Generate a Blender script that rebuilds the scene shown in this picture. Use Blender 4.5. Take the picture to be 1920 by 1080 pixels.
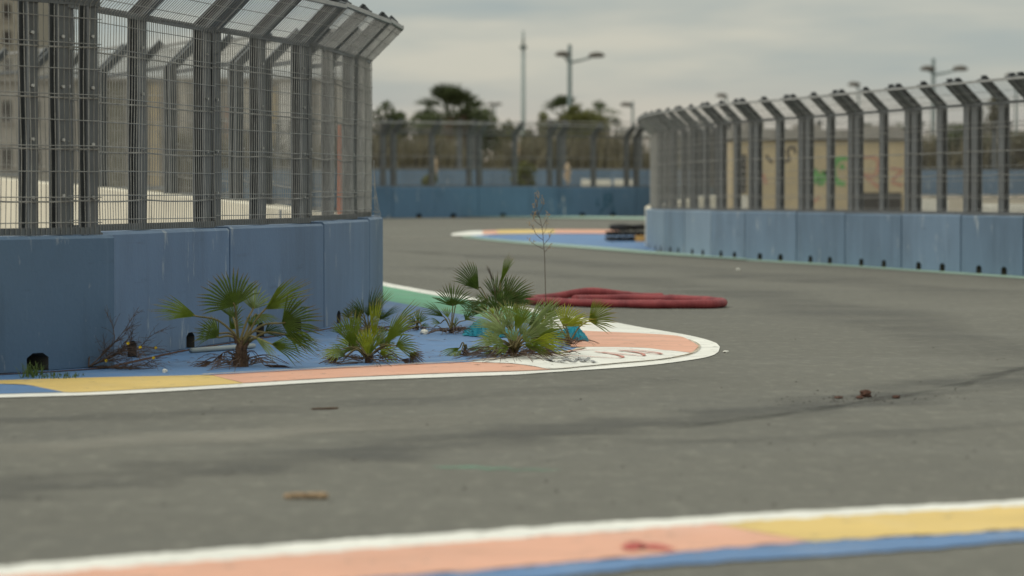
import bpy, math, random
from mathutils import Vector, noise
R = math.radians
rnd = random.Random(7)
for o in list(bpy.data.objects): bpy.data.objects.remove(o)
scene = bpy.context.scene
col = scene.collection

# ------------------------------------------------------------------ camera
CH, F, HY = 1.35, 6400.0, 366.0            # eye height, focal length in photo pixels, horizon row
cam = bpy.data.cameras.new('camera'); cam_o = bpy.data.objects.new('camera', cam); col.objects.link(cam_o)
PITCH = math.atan((540 - HY) / F)
cam_o.location = (0, 0, CH); cam_o.rotation_euler = (R(90) - PITCH, 0, 0)
cam.sensor_width = 36; cam.lens = 36 * F / 1920
cam.clip_start = 0.5; cam.clip_end = 8000
cam.dof.use_dof = True; cam.dof.focus_distance = 30.0; cam.dof.aperture_fstop = 2.0
scene.camera = cam_o
# ------------------------------------------------------------------ sky, sun, exposure
SUN_EL, SUN_AZ = 42, -108                   # azimuth measured from the view direction, left negative
world = bpy.data.worlds.new('World'); scene.world = world; world.use_nodes = True
nt = world.node_tree; nt.nodes.clear()
def wn(t, **k):
    n = nt.nodes.new(t)
    for a, b in k.items(): setattr(n, a, b)
    return n
w_out = wn('ShaderNodeOutputWorld'); w_bg = wn('ShaderNodeBackground'); w_bg.inputs[1].default_value = 0.1
nis = wn('ShaderNodeTexSky', sky_type='NISHITA', sun_disc=False)
nis.sun_elevation = R(SUN_EL); nis.sun_rotation = R(SUN_AZ)
tc = wn('ShaderNodeTexCoord'); sep = wn('ShaderNodeSeparateXYZ'); nt.links.new(tc.outputs['Generated'], sep.inputs[0])
def mapped(sx, sy, sz, scale, detail, rough, off):
    mp = wn('ShaderNodeMapping'); mp.inputs['Scale'].default_value = (sx, sy, sz); mp.inputs['Location'].default_value = off
    nz = wn('ShaderNodeTexNoise'); nz.inputs['Scale'].default_value = scale; nz.inputs['Detail'].default_value = detail; nz.inputs['Roughness'].default_value = rough
    nt.links.new(tc.outputs['Generated'], mp.inputs[0]); nt.links.new(mp.outputs[0], nz.inputs['Vector'])
    return nz.outputs['Fac']
def wmath(op, a, b, clamp=False):
    m = wn('ShaderNodeMath', operation=op, use_clamp=clamp)
    for i, v in enumerate((a, b)):
        if isinstance(v, (int, float)): m.inputs[i].default_value = v
        else: nt.links.new(v, m.inputs[i])
    return m.outputs[0]
def wramp(fac, stops):
    r = wn('ShaderNodeValToRGB'); e = r.color_ramp.elements
    while len(e) < len(stops): e.new(0.5)
    for i, (p, c) in enumerate(stops): e[i].position = p; e[i].color = (*c, 1)
    nt.links.new(fac, r.inputs[0]); return r.outputs[0]
def wmix(fac, a, b, bt='MIX'):
    m = wn('ShaderNodeMix', data_type='RGBA', blend_type=bt)
    for s, v in ((m.inputs[0], fac), (m.inputs[6], a), (m.inputs[7], b)):
        if hasattr(v, 'is_output'): nt.links.new(v, s)
        elif isinstance(v, (int, float)): s.default_value = v
        else: s.default_value = (*v, 1)
    return m.outputs[2]
c1 = mapped(1, 1, 11, 5.5, 4, 0.5, (3.1, 0.4, 1.7))       # long flat cloud bands
c2 = mapped(1, 1, 5, 22.0, 4, 0.55, (0.3, 2.2, 0.9))
cl = wmath('ADD', wmath('MULTIPLY', c1, 0.75), wmath('MULTIPLY', c2, 0.25))
deck = wramp(cl, [(0.37, (3.4, 3.9, 3.85)), (0.50, (4.3, 4.5, 4.10)), (0.62, (5.5, 5.35, 4.55))])
low = wmath('SUBTRACT', 1.0, wmath('MULTIPLY', sep.outputs[2], 26.0), True)
lowf = wmath('MULTIPLY', wmath('POWER', low, 1.4), 0.95)
deck = wmix(lowf, deck, (7.3, 5.9, 4.75))
gain = wmath('ADD', 1.0, wmath('MULTIPLY', wmath('MAXIMUM', sep.outputs[2], 0.0), 1.75))   # overcast deck, brighter overhead
gv = wn('ShaderNodeCombineXYZ')
for i in range(3): nt.links.new(gain, gv.inputs[i])
deck = wmix(1.0, deck, gv.outputs[0], 'MULTIPLY')
sky = wmix(0.92, nis.outputs[0], deck)
nt.links.new(sky, w_bg.inputs[0]); nt.links.new(w_bg.outputs[0], w_out.inputs[0])
sl = bpy.data.lights.new('sun', 'SUN'); sl.energy = 1.5; sl.angle = R(34); sl.color = (1, 0.95, 0.87)
sun = bpy.data.objects.new('sun', sl); col.objects.link(sun)
d = Vector((math.sin(R(SUN_AZ)) * math.cos(R(SUN_EL)), math.cos(R(SUN_AZ)) * math.cos(R(SUN_EL)), math.sin(R(SUN_EL))))
sun.rotation_euler = d.to_track_quat('Z', 'Y').to_euler(); sun.location = d * 60
vs = scene.view_settings; vs.view_transform = 'Standard'; vs.look = 'None'; vs.exposure = 0.0; vs.gamma = 1
scene.render.engine = 'CYCLES'; scene.render.resolution_x = 1024; scene.render.resolution_y = 576

# ------------------------------------------------------------------ terrain and photo rays
def sm(a, b, t):
    t = max(0.0, min(1.0, (t - a) / (b - a))); return t * t * (3 - 2 * t)
def h(x, y):
    b = 0.075 * min(9.0, max(0.0, -x - 1.0)) * sm(38, 46, y) * (1 - sm(72, 92, y))
    return 0.58 * sm(86, 116, y) + 0.78 * sm(126, 152, y) + b
def ray(px, py):
    v = Vector((px - 960, F, -(py - 540))); c, s = math.cos(PITCH), math.sin(PITCH)
    return Vector((v.x, v.y * c + v.z * s, -v.y * s + v.z * c))
def A(px, py, y):                          # the point of that ray at distance y
    r = ray(px, py); t = y / r.y; return Vector((r.x * t, y, CH + r.z * t))
def G(px, py, dz=0.0):                     # where that ray meets the ground
    y = 4.0
    while y < 400:
        p = A(px, py, y)
        if p.z <= h(p.x, p.y):
            lo, hi = y - 0.5, y
            for _ in range(24):
                m = (lo + hi) / 2; p = A(px, py, m)
                if p.z <= h(p.x, p.y): hi = m
                else: lo = m
            p = A(px, py, hi); return Vector((p.x, p.y, h(p.x, p.y) + dz))
        y += 0.5
    return A(px, py, 400)

# ------------------------------------------------------------------ materials
def mat(name, c, rough=0.8, var=0.12, scale=4.0, bump=0.0, bscale=40.0, c2=None, spec=0.3, metallic=0.0, stretch=(1, 1, 1), trans=0.0):
    m = bpy.data.materials.new(name); m.use_nodes = True; t = m.node_tree; b = t.nodes['Principled BSDF']
    b.inputs['Roughness'].default_value = rough; b.inputs['Specular IOR Level'].default_value = spec; b.inputs['Metallic'].default_value = metallic
    g = t.nodes.new('ShaderNodeNewGeometry'); mp = t.nodes.new('ShaderNodeMapping'); mp.inputs['Scale'].default_value = stretch
    t.links.new(g.outputs['Position'], mp.inputs[0])
    n = t.nodes.new('ShaderNodeTexNoise'); n.inputs['Scale'].default_value = scale; n.inputs['Detail'].default_value = 6; n.inputs['Roughness'].default_value = 0.6
    t.links.new(mp.outputs[0], n.inputs['Vector'])
    r = t.nodes.new('ShaderNodeValToRGB'); e = r.color_ramp.elements
    a2 = c2 if c2 else tuple(x * (1 + var) for x in c)
    e[0].position = 0.3; e[0].color = (*[x * (1 - var) for x in c], 1); e[1].position = 0.7; e[1].color = (*a2, 1)
    t.links.new(n.outputs['Fac'], r.inputs[0]); t.links.new(r.outputs[0], b.inputs['Base Color'])
    if bump:
        n2 = t.nodes.new('ShaderNodeTexNoise'); n2.inputs['Scale'].default_value = bscale; n2.inputs['Detail'].default_value = 4
        t.links.new(g.outputs['Position'], n2.inputs['Vector'])
        bp = t.nodes.new('ShaderNodeBump'); bp.inputs['Strength'].default_value = bump; bp.inputs['Distance'].default_value = 0.02
        t.links.new(n2.outputs['Fac'], bp.inputs['Height']); t.links.new(bp.outputs[0], b.inputs['Normal'])
    if trans:
        tr = t.nodes.new('ShaderNodeBsdfTranslucent'); mx = t.nodes.new('ShaderNodeMixShader'); mx.inputs[0].default_value = trans
        t.links.new(r.outputs[0], tr.inputs[0]); t.links.new(b.outputs[0], mx.inputs[1]); t.links.new(tr.outputs[0], mx.inputs[2])
        t.links.new(mx.outputs[0], t.nodes['Material Output'].inputs[0])
    return m
def layer(m, kind, c, lo, hi, scale, stretch=(1, 1, 1), amount=1.0, detail=6, off=(0, 0, 0)):
    """lay another noise-shaped colour (wear, dirt, streaks, speckle) over a material's base colour"""
    t = m.node_tree; b = t.nodes['Principled BSDF']; src = b.inputs['Base Color'].links[0].from_socket
    g = t.nodes.new('ShaderNodeNewGeometry'); mp = t.nodes.new('ShaderNodeMapping')
    mp.inputs['Scale'].default_value = stretch; mp.inputs['Location'].default_value = off
    t.links.new(g.outputs['Position'], mp.inputs[0])
    n = t.nodes.new('ShaderNodeTexNoise'); n.inputs['Scale'].default_value = scale; n.inputs['Detail'].default_value = detail; n.inputs['Roughness'].default_value = 0.65
    t.links.new(mp.outputs[0], n.inputs['Vector'])
    mr = t.nodes.new('ShaderNodeMapRange'); mr.inputs[1].default_value = lo; mr.inputs[2].default_value = hi; mr.inputs[3].default_value = 0; mr.inputs[4].default_value = amount
    t.links.new(n.outputs['Fac'], mr.inputs[0])
    mx = t.nodes.new('ShaderNodeMix'); mx.data_type = 'RGBA'; mx.blend_type = kind; mx.inputs[7].default_value = (*c, 1)
    t.links.new(mr.outputs[0], mx.inputs[0]); t.links.new(src, mx.inputs[6]); t.links.new(mx.outputs[2], b.inputs['Base Color'])
    return m
M = {}
M['asphalt'] = mat('asphalt', (0.134, 0.128, 0.106), 0.75, 0.10, 0.22, 0.5, 90, spec=0.25)
layer(M['asphalt'], 'MIX', (0.105, 0.104, 0.095), 0.50, 0.75, 0.35, (0.5, 1, 1), 0.42)
layer(M['asphalt'], 'MIX', (0.235, 0.228, 0.195), 0.52, 0.78, 0.6, (0.7, 1, 1), 0.32, off=(7, 3, 0))
layer(M['asphalt'], 'MIX', (0.07, 0.07, 0.054), 0.56, 0.66, 55, amount=0.6, detail=2)
layer(M['asphalt'], 'MIX', (0.32, 0.31, 0.27), 0.60, 0.70, 70, amount=0.55, detail=2, off=(4, 1, 0))
layer(M['asphalt'], 'MIX', (0.06, 0.058, 0.05), 0.665, 0.73, 4.2, amount=0.6, detail=3, off=(9, 5, 0))
layer(M['asphalt'], 'MIX', (0.26, 0.25, 0.205), 0.52, 0.68, 9, (1, .4, 1), amount=0.35, detail=4, off=(2, 2, 0))
layer(M['asphalt'], 'MIX', (0.085, 0.082, 0.07), 0.54, 0.70, 6, (1, .4, 1), amount=0.35, detail=5, off=(8, 1, 0))
M['dirt'] = mat('dirt', (0.22, 0.19, 0.14), 0.95, 0.3, 0.6, 0.4)
def paint(name, c, wear=0.55, dirt=0.5):
    m = mat(name, c, 0.6, 0.10, 1.4, 0.25, 60, spec=0.35)
    layer(m, 'MIX', tuple(x * 0.55 + 0.03 for x in c), 0.50, 0.78, 1.1, (0.6, 1, 1), dirt, off=(2, 8, 0))
    layer(m, 'MIX', tuple(x * 0.75 + 0.14 for x in c), 0.52, 0.70, 2.3, (1, .5, 1), 0.45, off=(6, 3, 0))
    layer(m, 'MIX', (0.15, 0.13, 0.105), 0.60, 0.68, 9, (1, .6, 1), amount=wear, off=(5, 2, 0))
    layer(m, 'MIX', (0.10, 0.095, 0.085), 0.57, 0.74, 1.6, (.5, 1.6, 1), amount=wear * .7, off=(1, 9, 0))
    return m
M['p_white'] = paint('white_road_paint', (0.76, 0.74, 0.67), 0.6, 0.4)
M['p_salmon'] = paint('salmon_road_paint', (0.68, 0.355, 0.24), 0.5, 0.3)
M['p_yellow'] = paint('yellow_road_paint', (0.66, 0.465, 0.15), 0.5, 0.3)
M['p_blue'] = paint('blue_road_paint', (0.095, 0.196, 0.375), 0.6, 0.7)
M['p_green'] = paint('green_road_paint', (0.11, 0.33, 0.19), 0.4, 0.5)
M['p_palegreen'] = paint('pale_green_road_paint', (0.30, 0.42, 0.33), 0.4, 0.4)
def wall_paint(name, c):
    m = mat(name, c, 0.55, 0.10, 0.5, 0.12, 25, spec=0.35)
    layer(m, 'MIX', tuple(x * 0.62 for x in c), 0.45, 0.75, 0.9, (1, 1, 0.5), 0.7, off=(4, 4, 4))
    layer(m, 'MIX', tuple(min(1, x * 1.25 + 0.05) for x in c), 0.58, 0.74, 3.2, (1, 1, 0.12), 0.5)
    layer(m, 'MIX', tuple(x * 0.6 for x in c), 0.54, 0.76, 3.6, (1, 1, 0.12), 0.5, off=(9, 1, 2))
    layer(m, 'MIX', (0.42, 0.44, 0.44), 0.61, 0.71, 4, (1, 1, 0.35), 0.7, off=(1, 6, 3))
    layer(m, 'MIX', tuple(x * 0.35 for x in c), 0.64, 0.76, 3.2, (.6, .25, 2.2), 0.45, off=(3, 7, 5))
    return m
M['w_blue_dark'] = wall_paint('dark_blue_wall_paint', (0.072, 0.126, 0.202))
M['w_blue_mid'] = wall_paint('dulled_blue_wall_paint', (0.104, 0.162, 0.232))
M['w_blue_light'] = wall_paint('bleached_blue_wall_paint', (0.172, 0.240, 0.318))
M['w_blue'] = wall_paint('blue_wall_paint', (0.112, 0.178, 0.280))
M['w_blue_far'] = wall_paint('deep_blue_wall_paint', (0.088, 0.170, 0.270))
M['w_blue_pale'] = wall_paint('faded_blue_wall_paint', (0.128, 0.192, 0.270))
M['concrete'] = mat('cream_concrete', (0.72, 0.66, 0.53), 0.9, 0.12, 1.2, 0.3, 30)
layer(M['concrete'], 'MIX', (0.33, 0.30, 0.25), 0.55, 0.75, 3, (1, 1, 0.2), 0.5)
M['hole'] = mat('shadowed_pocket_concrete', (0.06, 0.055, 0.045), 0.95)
M['metal'] = mat('galvanised_steel', (0.120, 0.129, 0.134), 0.55, 0.18, 3.0, spec=0.4, metallic=0.25)
layer(M['metal'], 'MIX', (0.09, 0.085, 0.08), 0.52, 0.75, 12, (1, 1, 0.25), 0.6)
M['metal_skylit'] = mat('skylit_galvanised_rail', (0.33, 0.33, 0.32), 0.5, 0.15, 4.0, spec=0.45, metallic=0.3)  # rim rails paler: sky light on their tops is put into the colour
M['wire'] = mat('weathered_wire', (0.25, 0.245, 0.225), 0.6, 0.25, 8.0, spec=0.4, metallic=0.2)
M['bolt'] = mat('steel_bolt', (0.45, 0.45, 0.43), 0.4, 0.1, spec=0.5, metallic=0.6)
M['pole'] = mat('painted_lamp_pole', (0.13, 0.16, 0.155), 0.6, 0.1)
M['lamp_head'] = mat('lamp_housing', (0.11, 0.10, 0.085), 0.6, 0.1)
M['red'] = mat('faded_red_plastic', (0.195, 0.018, 0.026), 0.6, 0.3, 4.0, c2=(0.30, 0.050, 0.052), spec=0.4)
M['cloth'] = mat('teal_cloth', (0.012, 0.20, 0.27), 0.85, 0.35, 9.0, 0.5, 120)
M['black'] = mat('black_plastic', (0.022, 0.022, 0.022), 0.6, 0.3)
M['orange'] = mat('orange_plastic', (0.55, 0.13, 0.04), 0.6, 0.15)
M['ochre'] = mat('ochre_plastic', (0.62, 0.36, 0.12), 0.6, 0.15)
M['whiteblk'] = mat('white_block', (0.66, 0.63, 0.55), 0.85, 0.12, 2)
M['b_wall'] = mat('beige_render', (0.47, 0.38, 0.24), 0.9, 0.12, 0.8)
layer(M['b_wall'], 'MIX', (0.38, 0.31, 0.21), 0.52, 0.78, 1.5, (1, 1, 0.4), 0.5)
M['b_trim'] = mat('grey_parapet', (0.30, 0.28, 0.25), 0.9, 0.15, 2)
M['b_dark'] = mat('dark_louvre', (0.035, 0.030, 0.026), 0.7, 0.2)
M['b_apart'] = mat('apartment_render', (0.25, 0.23, 0.19), 0.9, 0.1, 0.3)
M['b_shed'] = mat('long_shed_cladding', (0.31, 0.285, 0.25), 0.9, 0.15, 0.4, stretch=(1, 1, 0.3))
M['b_shed2'] = mat('pale_cladding', (0.46, 0.42, 0.36), 0.9, 0.12, 0.4)
M['b_terra'] = mat('terracotta_render', (0.36, 0.24, 0.18), 0.9, 0.15, 0.4)
M['b_white'] = mat('white_canopy', (0.62, 0.60, 0.57), 0.7, 0.08)
M['g_black'] = mat('black_spray_paint', (0.045, 0.04, 0.04), 0.7, 0.2)
M['g_red'] = mat('red_spray_paint', (0.50, 0.06, 0.055), 0.7, 0.25, 12, c2=(0.58, 0.14, 0.11))
M['g_pink'] = mat('faded_pink_spray_paint', (0.46, 0.24, 0.17), 0.8, 0.2)
M['g_green'] = mat('green_spray_paint', (0.13, 0.33, 0.10), 0.7, 0.2)
M['g_tealdk'] = mat('dark_teal_spray_paint', (0.045, 0.12, 0.19), 0.7, 0.2)
M['wood'] = mat('dry_wood', (0.30, 0.19, 0.10), 0.9, 0.35, 25, c2=(0.52, 0.38, 0.24))
M['wood_dk'] = mat('dark_dry_wood', (0.10, 0.06, 0.04), 0.9, 0.3, 20)
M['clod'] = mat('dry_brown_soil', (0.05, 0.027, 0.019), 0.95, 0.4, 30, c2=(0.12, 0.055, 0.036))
M['stone'] = mat('pale_stone', (0.62, 0.60, 0.54), 0.9, 0.1, 20)
M['stone_dk'] = mat('dark_grit', (0.06, 0.052, 0.045), 0.9, 0.3, 20)
M['twig'] = mat('dry_twig', (0.085, 0.055, 0.040), 0.9, 0.3, 20)
M['twig_pale'] = mat('pale_dry_stem', (0.19, 0.145, 0.105), 0.9, 0.3, 20)
M['flower'] = mat('yellow_flower', (0.80, 0.55, 0.02), 0.8, 0.1)
M['grass'] = mat('green_grass', (0.10, 0.14, 0.035), 0.8, 0.3, 20, trans=0.3)
M['pipe'] = mat('grey_pipe', (0.30, 0.33, 0.33), 0.6, 0.1)
M['leaf_bg'] = mat('dark_foliage', (0.075, 0.092, 0.040), 0.85, 0.45, 1.2, trans=0.25)
M['leaf_bg2'] = mat('olive_foliage', (0.115, 0.12, 0.035), 0.85, 0.4, 1.2, trans=0.25)
M['leaf_pale'] = mat('pale_foliage', (0.15, 0.14, 0.09), 0.85, 0.35, 1.2, trans=0.25)
M['reed'] = mat('brown_reeds', (0.15, 0.128, 0.085), 0.9, 0.4, 0.9, c2=(0.19, 0.17, 0.10), trans=0.2)
M['plume'] = mat('cream_plume', (0.62, 0.50, 0.36), 0.9, 0.1)
M['mast'] = mat('pale_mast', (0.26, 0.30, 0.29), 0.6, 0.1)
M['edge_dirt'] = mat('edge_dirt', (0.44, 0.37, 0.27), 0.95, 0.4, 6)
M['g_redthin'] = mat('thin_red_spray_paint', (0.55, 0.24, 0.19), 0.7, 0.25, 12)
M['g_blackthin'] = mat('thin_black_spray_paint', (0.27, 0.27, 0.265), 0.7, 0.4, 12)
M['trunk'] = mat('bark', (0.14, 0.10, 0.07), 0.9, 0.3, 8, 0.4)
def leafmat(name, c, tipc, trans=0.3):
    m = mat(name, c, 0.55, 0.28, 14, spec=0.35, trans=trans)
    t = m.node_tree; b = t.nodes['Principled BSDF']; src = b.inputs['Base Color'].links[0].from_socket
    at = t.nodes.new('ShaderNodeAttribute'); at.attribute_name = 'along'
    mr = t.nodes.new('ShaderNodeMapRange'); mr.inputs[1].default_value = 0.72; mr.inputs[2].default_value = 1.0
    t.links.new(at.outputs['Fac'], mr.inputs[0])
    mx = t.nodes.new('ShaderNodeMix'); mx.data_type = 'RGBA'; mx.inputs[7].default_value = (*tipc, 1)
    t.links.new(mr.outputs[0], mx.inputs[0]); t.links.new(src, mx.inputs[6]); t.links.new(mx.outputs[2], b.inputs['Base Color'])
    for n in t.nodes:
        if n.type == 'BSDF_TRANSLUCENT': t.links.new(mx.outputs[2], n.inputs[0])
    return m
M['fd'] = leafmat('dark_palm_leaf', (0.066, 0.104, 0.014), (0.19, 0.12, 0.05))
M['fm'] = leafmat('green_palm_leaf', (0.140, 0.195, 0.020), (0.30, 0.19, 0.07))
M['fp'] = leafmat('pale_palm_leaf', (0.20, 0.255, 0.085), (0.36, 0.33, 0.20))
M['fy'] = leafmat('yellowing_palm_leaf', (0.30, 0.34, 0.025), (0.45, 0.32, 0.08))
M['fb'] = leafmat('dead_palm_leaf', (0.085, 0.048, 0.030), (0.20, 0.125, 0.075), 0.12)
M['petiole'] = mat('palm_petiole', (0.115, 0.115, 0.035), 0.6, 0.3, 12, c2=(0.19, 0.14, 0.055))
M['palmtrunk'] = mat('palm_fibre', (0.085, 0.052, 0.032), 0.95, 0.45, 30, 0.6, 80)
def mark_mat(name, c, amount, scale=0.9):
    m = bpy.data.materials.new(name); m.use_nodes = True; t = m.node_tree; b = t.nodes['Principled BSDF']
    b.inputs['Base Color'].default_value = (*c, 1); b.inputs['Roughness'].default_value = 0.7
    uv = t.nodes.new('ShaderNodeAttribute'); uv.attribute_name = 'along'
    g = t.nodes.new('ShaderNodeNewGeometry'); n = t.nodes.new('ShaderNodeTexNoise'); n.inputs['Scale'].default_value = scale; n.inputs['Detail'].default_value = 6
    t.links.new(g.outputs['Position'], n.inputs['Vector'])
    mr = t.nodes.new('ShaderNodeMapRange'); mr.inputs[1].default_value = 0.3; mr.inputs[2].default_value = 0.65
    t.links.new(n.outputs['Fac'], mr.inputs[0])
    ml = t.nodes.new('ShaderNodeMath'); ml.operation = 'MULTIPLY'; t.links.new(uv.outputs['Fac'], ml.inputs[0]); t.links.new(mr.outputs[0], ml.inputs[1])
    m2 = t.nodes.new('ShaderNodeMath'); m2.operation = 'MULTIPLY'; m2.inputs[1].default_value = amount; t.links.new(ml.outputs[0], m2.inputs[0])
    tr = t.nodes.new('ShaderNodeBsdfTransparent'); mx = t.nodes.new('ShaderNodeMixShader')
    t.links.new(m2.outputs[0], mx.inputs[0]); t.links.new(tr.outputs[0], mx.inputs[1]); t.links.new(b.outputs[0], mx.inputs[2])
    t.links.new(mx.outputs[0], t.nodes['Material Output'].inputs[0]); return m
M['rubber'] = mark_mat('tyre_rubber_mark', (0.075, 0.073, 0.066), 0.5)
M['rubber_soft'] = mark_mat('soft_tyre_rubber_mark', (0.09, 0.088, 0.08), 0.32, 0.5)
M['rubber_thin'] = mark_mat('thin_tyre_rubber_mark', (0.06, 0.058, 0.052), 0.55, 2.0)
M['dust'] = mark_mat('pale_dust_mark', (0.30, 0.28, 0.23), 0.5, 0.7)
M['smear'] = mark_mat('green_paint_smear', (0.16, 0.36, 0.24), 1.0, 3.0)

# ------------------------------------------------------------------ mesh helpers
ORG = {}
class MB:
    def __init__(s): s.v = []; s.f = []; s.a = []; s.mi = []
    def add(s, vs, fs, al=None, mi=0):
        o = len(s.v); s.v += [tuple(v) for v in vs]; s.f += [tuple(i + o for i in f) for f in fs]
        s.a += list(al) if al is not None else [0.0] * len(vs); s.mi += [mi] * len(fs)
    def quad(s, a, b, c, d_, mi=0): s.add((a, b, c, d_), ((0, 1, 2, 3),), mi=mi)
    def box(s, c, u, v, w):                # centre and three half-axis vectors
        c, u, v, w = map(Vector, (c, u, v, w))
        P = [c + u * i + v * j + w * k for k in (-1, 1) for j in (-1, 1) for i in (-1, 1)]
        s.add(P, ((0, 2, 3, 1), (4, 5, 7, 6), (0, 1, 5, 4), (2, 6, 7, 3), (0, 4, 6, 2), (1, 3, 7, 5)))
    def tube(s, pts, rad, n=6, cap=True, al=None):
        pts = [Vector(p) for p in pts]; k = len(pts); rs = rad if isinstance(rad, (list, tuple)) else [rad] * k
        V = []; AL = []; ref = None
        for i, p in enumerate(pts):
            t = (pts[min(i + 1, k - 1)] - pts[max(i - 1, 0)])
            if t.length < 1e-9: t = Vector((0, 0, 1))
            t.normalize()
            if ref is None: ref = Vector((0, 0, 1)) if abs(t.z) < 0.9 else Vector((1, 0, 0))
            u = (ref - t * ref.dot(t)).normalized(); w = t.cross(u); ref = u
            for j in range(n):
                a = 2 * math.pi * j / n; V.append(p + (u * math.cos(a) + w * math.sin(a)) * rs[i]); AL.append(al[i] if al else 0.0)
        Fc = [(i * n + j, i * n + (j + 1) % n, (i + 1) * n + (j + 1) % n, (i + 1) * n + j) for i in range(k - 1) for j in range(n)]
        if cap: Fc += [tuple(range(n - 1, -1, -1)), tuple((k - 1) * n + j for j in range(n))]
        s.add(V, Fc, AL)
    def build(s, name, m, parent=None, smooth=False):
        xs = [v[0] for v in s.v]; ys = [v[1] for v in s.v]; zs = [v[2] for v in s.v]
        og = Vector(((min(xs) + max(xs)) / 2, (min(ys) + max(ys)) / 2, min(zs)))
        me = bpy.data.meshes.new(name); me.from_pydata([(v[0] - og.x, v[1] - og.y, v[2] - og.z) for v in s.v], [], s.f)
        for mm in (m if isinstance(m, (list, tuple)) else [m]): me.materials.append(M[mm] if isinstance(mm, str) else mm)
        if any(s.mi): me.polygons.foreach_set('material_index', s.mi)
        if any(s.a):
            at = me.attributes.new('along', 'FLOAT', 'POINT'); at.data.foreach_set('value', s.a)
        if smooth: me.polygons.foreach_set('use_smooth', [True] * len(s.f))
        me.update(); o = bpy.data.objects.new(name, me); col.objects.link(o); ORG[o.name] = og
        if parent: o.parent = parent; o.location = og - ORG[parent.name]
        else: o.location = og
        return o
def tag(o, label=None, cat=None, group=None, kind=None):
    if label: o['label'] = label
    if cat: o['category'] = cat
    if group: o['group'] = group
    if kind: o['kind'] = kind
    return o
def thing(name, loc, label=None, cat=None, group=None, kind=None):
    o = bpy.data.objects.new(name, None); o.empty_display_size = 0.2; o.location = loc; col.objects.link(o); ORG[o.name] = Vector(loc)
    return tag(o, label, cat, group, kind)
def spline(P, n):
    P = [Vector(p) for p in P]; out = []
    for i in range(len(P) - 1):
        p0, p1, p2, p3 = P[max(i - 1, 0)], P[i], P[i + 1], P[min(i + 2, len(P) - 1)]
        for k in range(n):
            t = k / n
            out.append(0.5 * ((2 * p1) + (p2 - p0) * t + (2 * p0 - 5 * p1 + 4 * p2 - p3) * t * t + (3 * p1 - p0 - 3 * p2 + p3) * t ** 3))
    out.append(P[-1]); return out
def resample(P, n):
    P = [Vector(p) for p in P]; L = [0]
    for i in range(1, len(P)): L.append(L[-1] + (P[i] - P[i - 1]).length)
    out = []; j = 0
    for k in range(n):
        s = L[-1] * k / (n - 1)
        while j < len(P) - 2 and L[j + 1] < s: j += 1
        t = (s - L[j]) / max(1e-9, L[j + 1] - L[j]); out.append(P[j].lerp(P[j + 1], min(1, max(0, t))))
    return out
def flat2(px): return [(a, b, 0) for a, b in px]

# ------------------------------------------------------------------ ground and track
def grid(name, xs, ys, dz, m):
    b = MB(); V = [(x, y, h(x, y) + dz) for y in ys for x in xs]; n = len(xs)
    b.add(V, [(j * n + i, j * n + i + 1, (j + 1) * n + i + 1, (j + 1) * n + i) for j in range(len(ys) - 1) for i in range(n - 1)])
    return tag(b.build(name, m, smooth=True), kind='structure')
def rng(a, b, s):
    out = []; v = a
    while v < b - 1e-6: out.append(v); v += s
    return out + [b]
ys = rng(-40, 30, 10) + rng(32, 170, 2) + [200, 300, 600, 1500, 4000]
grid('ground', [-3000, -600, -120, -60] + rng(-30, 0, 2) + rng(3, 60, 6) + [120, 600, 3000], ys, -0.12, 'dirt')
grid('track', rng(-16, 20, 1.0), rng(-6, 36, 3) + rng(37, 132, 1), 0.0, 'asphalt')

def strip_mesh(b, ea, eb, n, m, dz, mi=0, jit=0.0):
    """a painted sheet between two edges (photo pixels), laid on the ground"""
    pa = resample(spline(flat2(ea), 6), n); pb = resample(spline(flat2(eb), 6), n); V = []
    for i in range(n):
        for j in range(m + 1):
            q = pa[i].lerp(pb[i], j / m); q.y += jit * (noise.noise(Vector((q.x * .02, j * 9.1 + dz * 900, 0))) + .8 * noise.noise(Vector((q.x * .09, j * 5.3 + dz * 700, 3)))); V.append(G(q.x, q.y, dz))
    b.add(V, [(i * (m + 1) + j, i * (m + 1) + j + 1, (i + 1) * (m + 1) + j + 1, (i + 1) * (m + 1) + j) for i in range(n - 1) for j in range(m)], mi=mi)
def sheet(name, m, parent, ea, eb, n=24, k=2, dz=0.004, jit=0.0):
    b = MB(); strip_mesh(b, ea, eb, n, k, dz, jit=jit); return b.build(name, m, parent)
def poly(name, m, parent, px, dz):
    b = MB(); P = [G(x, y, dz) for x, y in px]; b.add(P, [tuple(range(len(P)))]); return b.build(name, m, parent)
def ribbon(name, m, parent, px, w, dz, n=5, on=None, taper=False):
    """a brush stroke: flat ribbon of width w along photo pixels, on the ground or on the plane that on() gives"""
    for li, line in enumerate(px):
        b = MB()
        P = [(on(x, y) + on.normal * (0.003 * li)) if on else G(x, y, dz + 0.0012 * li) for x, y, _ in spline(flat2(line), n)]
        V = []; nn = len(P)
        for i, p in enumerate(P):
            t = (P[min(i + 1, nn - 1)] - P[max(i - 1, 0)]).normalized()
            s = Vector((t.y, -t.x, 0)) if not on else t.cross(on.normal)
            s = s.normalized() * w * 0.5 * (rnd.uniform(0.75, 1.2))
            V += [p - s, p + s]
        b.add(V, [(2 * i, 2 * i + 1, 2 * i + 3, 2 * i + 2) for i in range(nn - 1)])
        b.build(name, m, parent)
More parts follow.
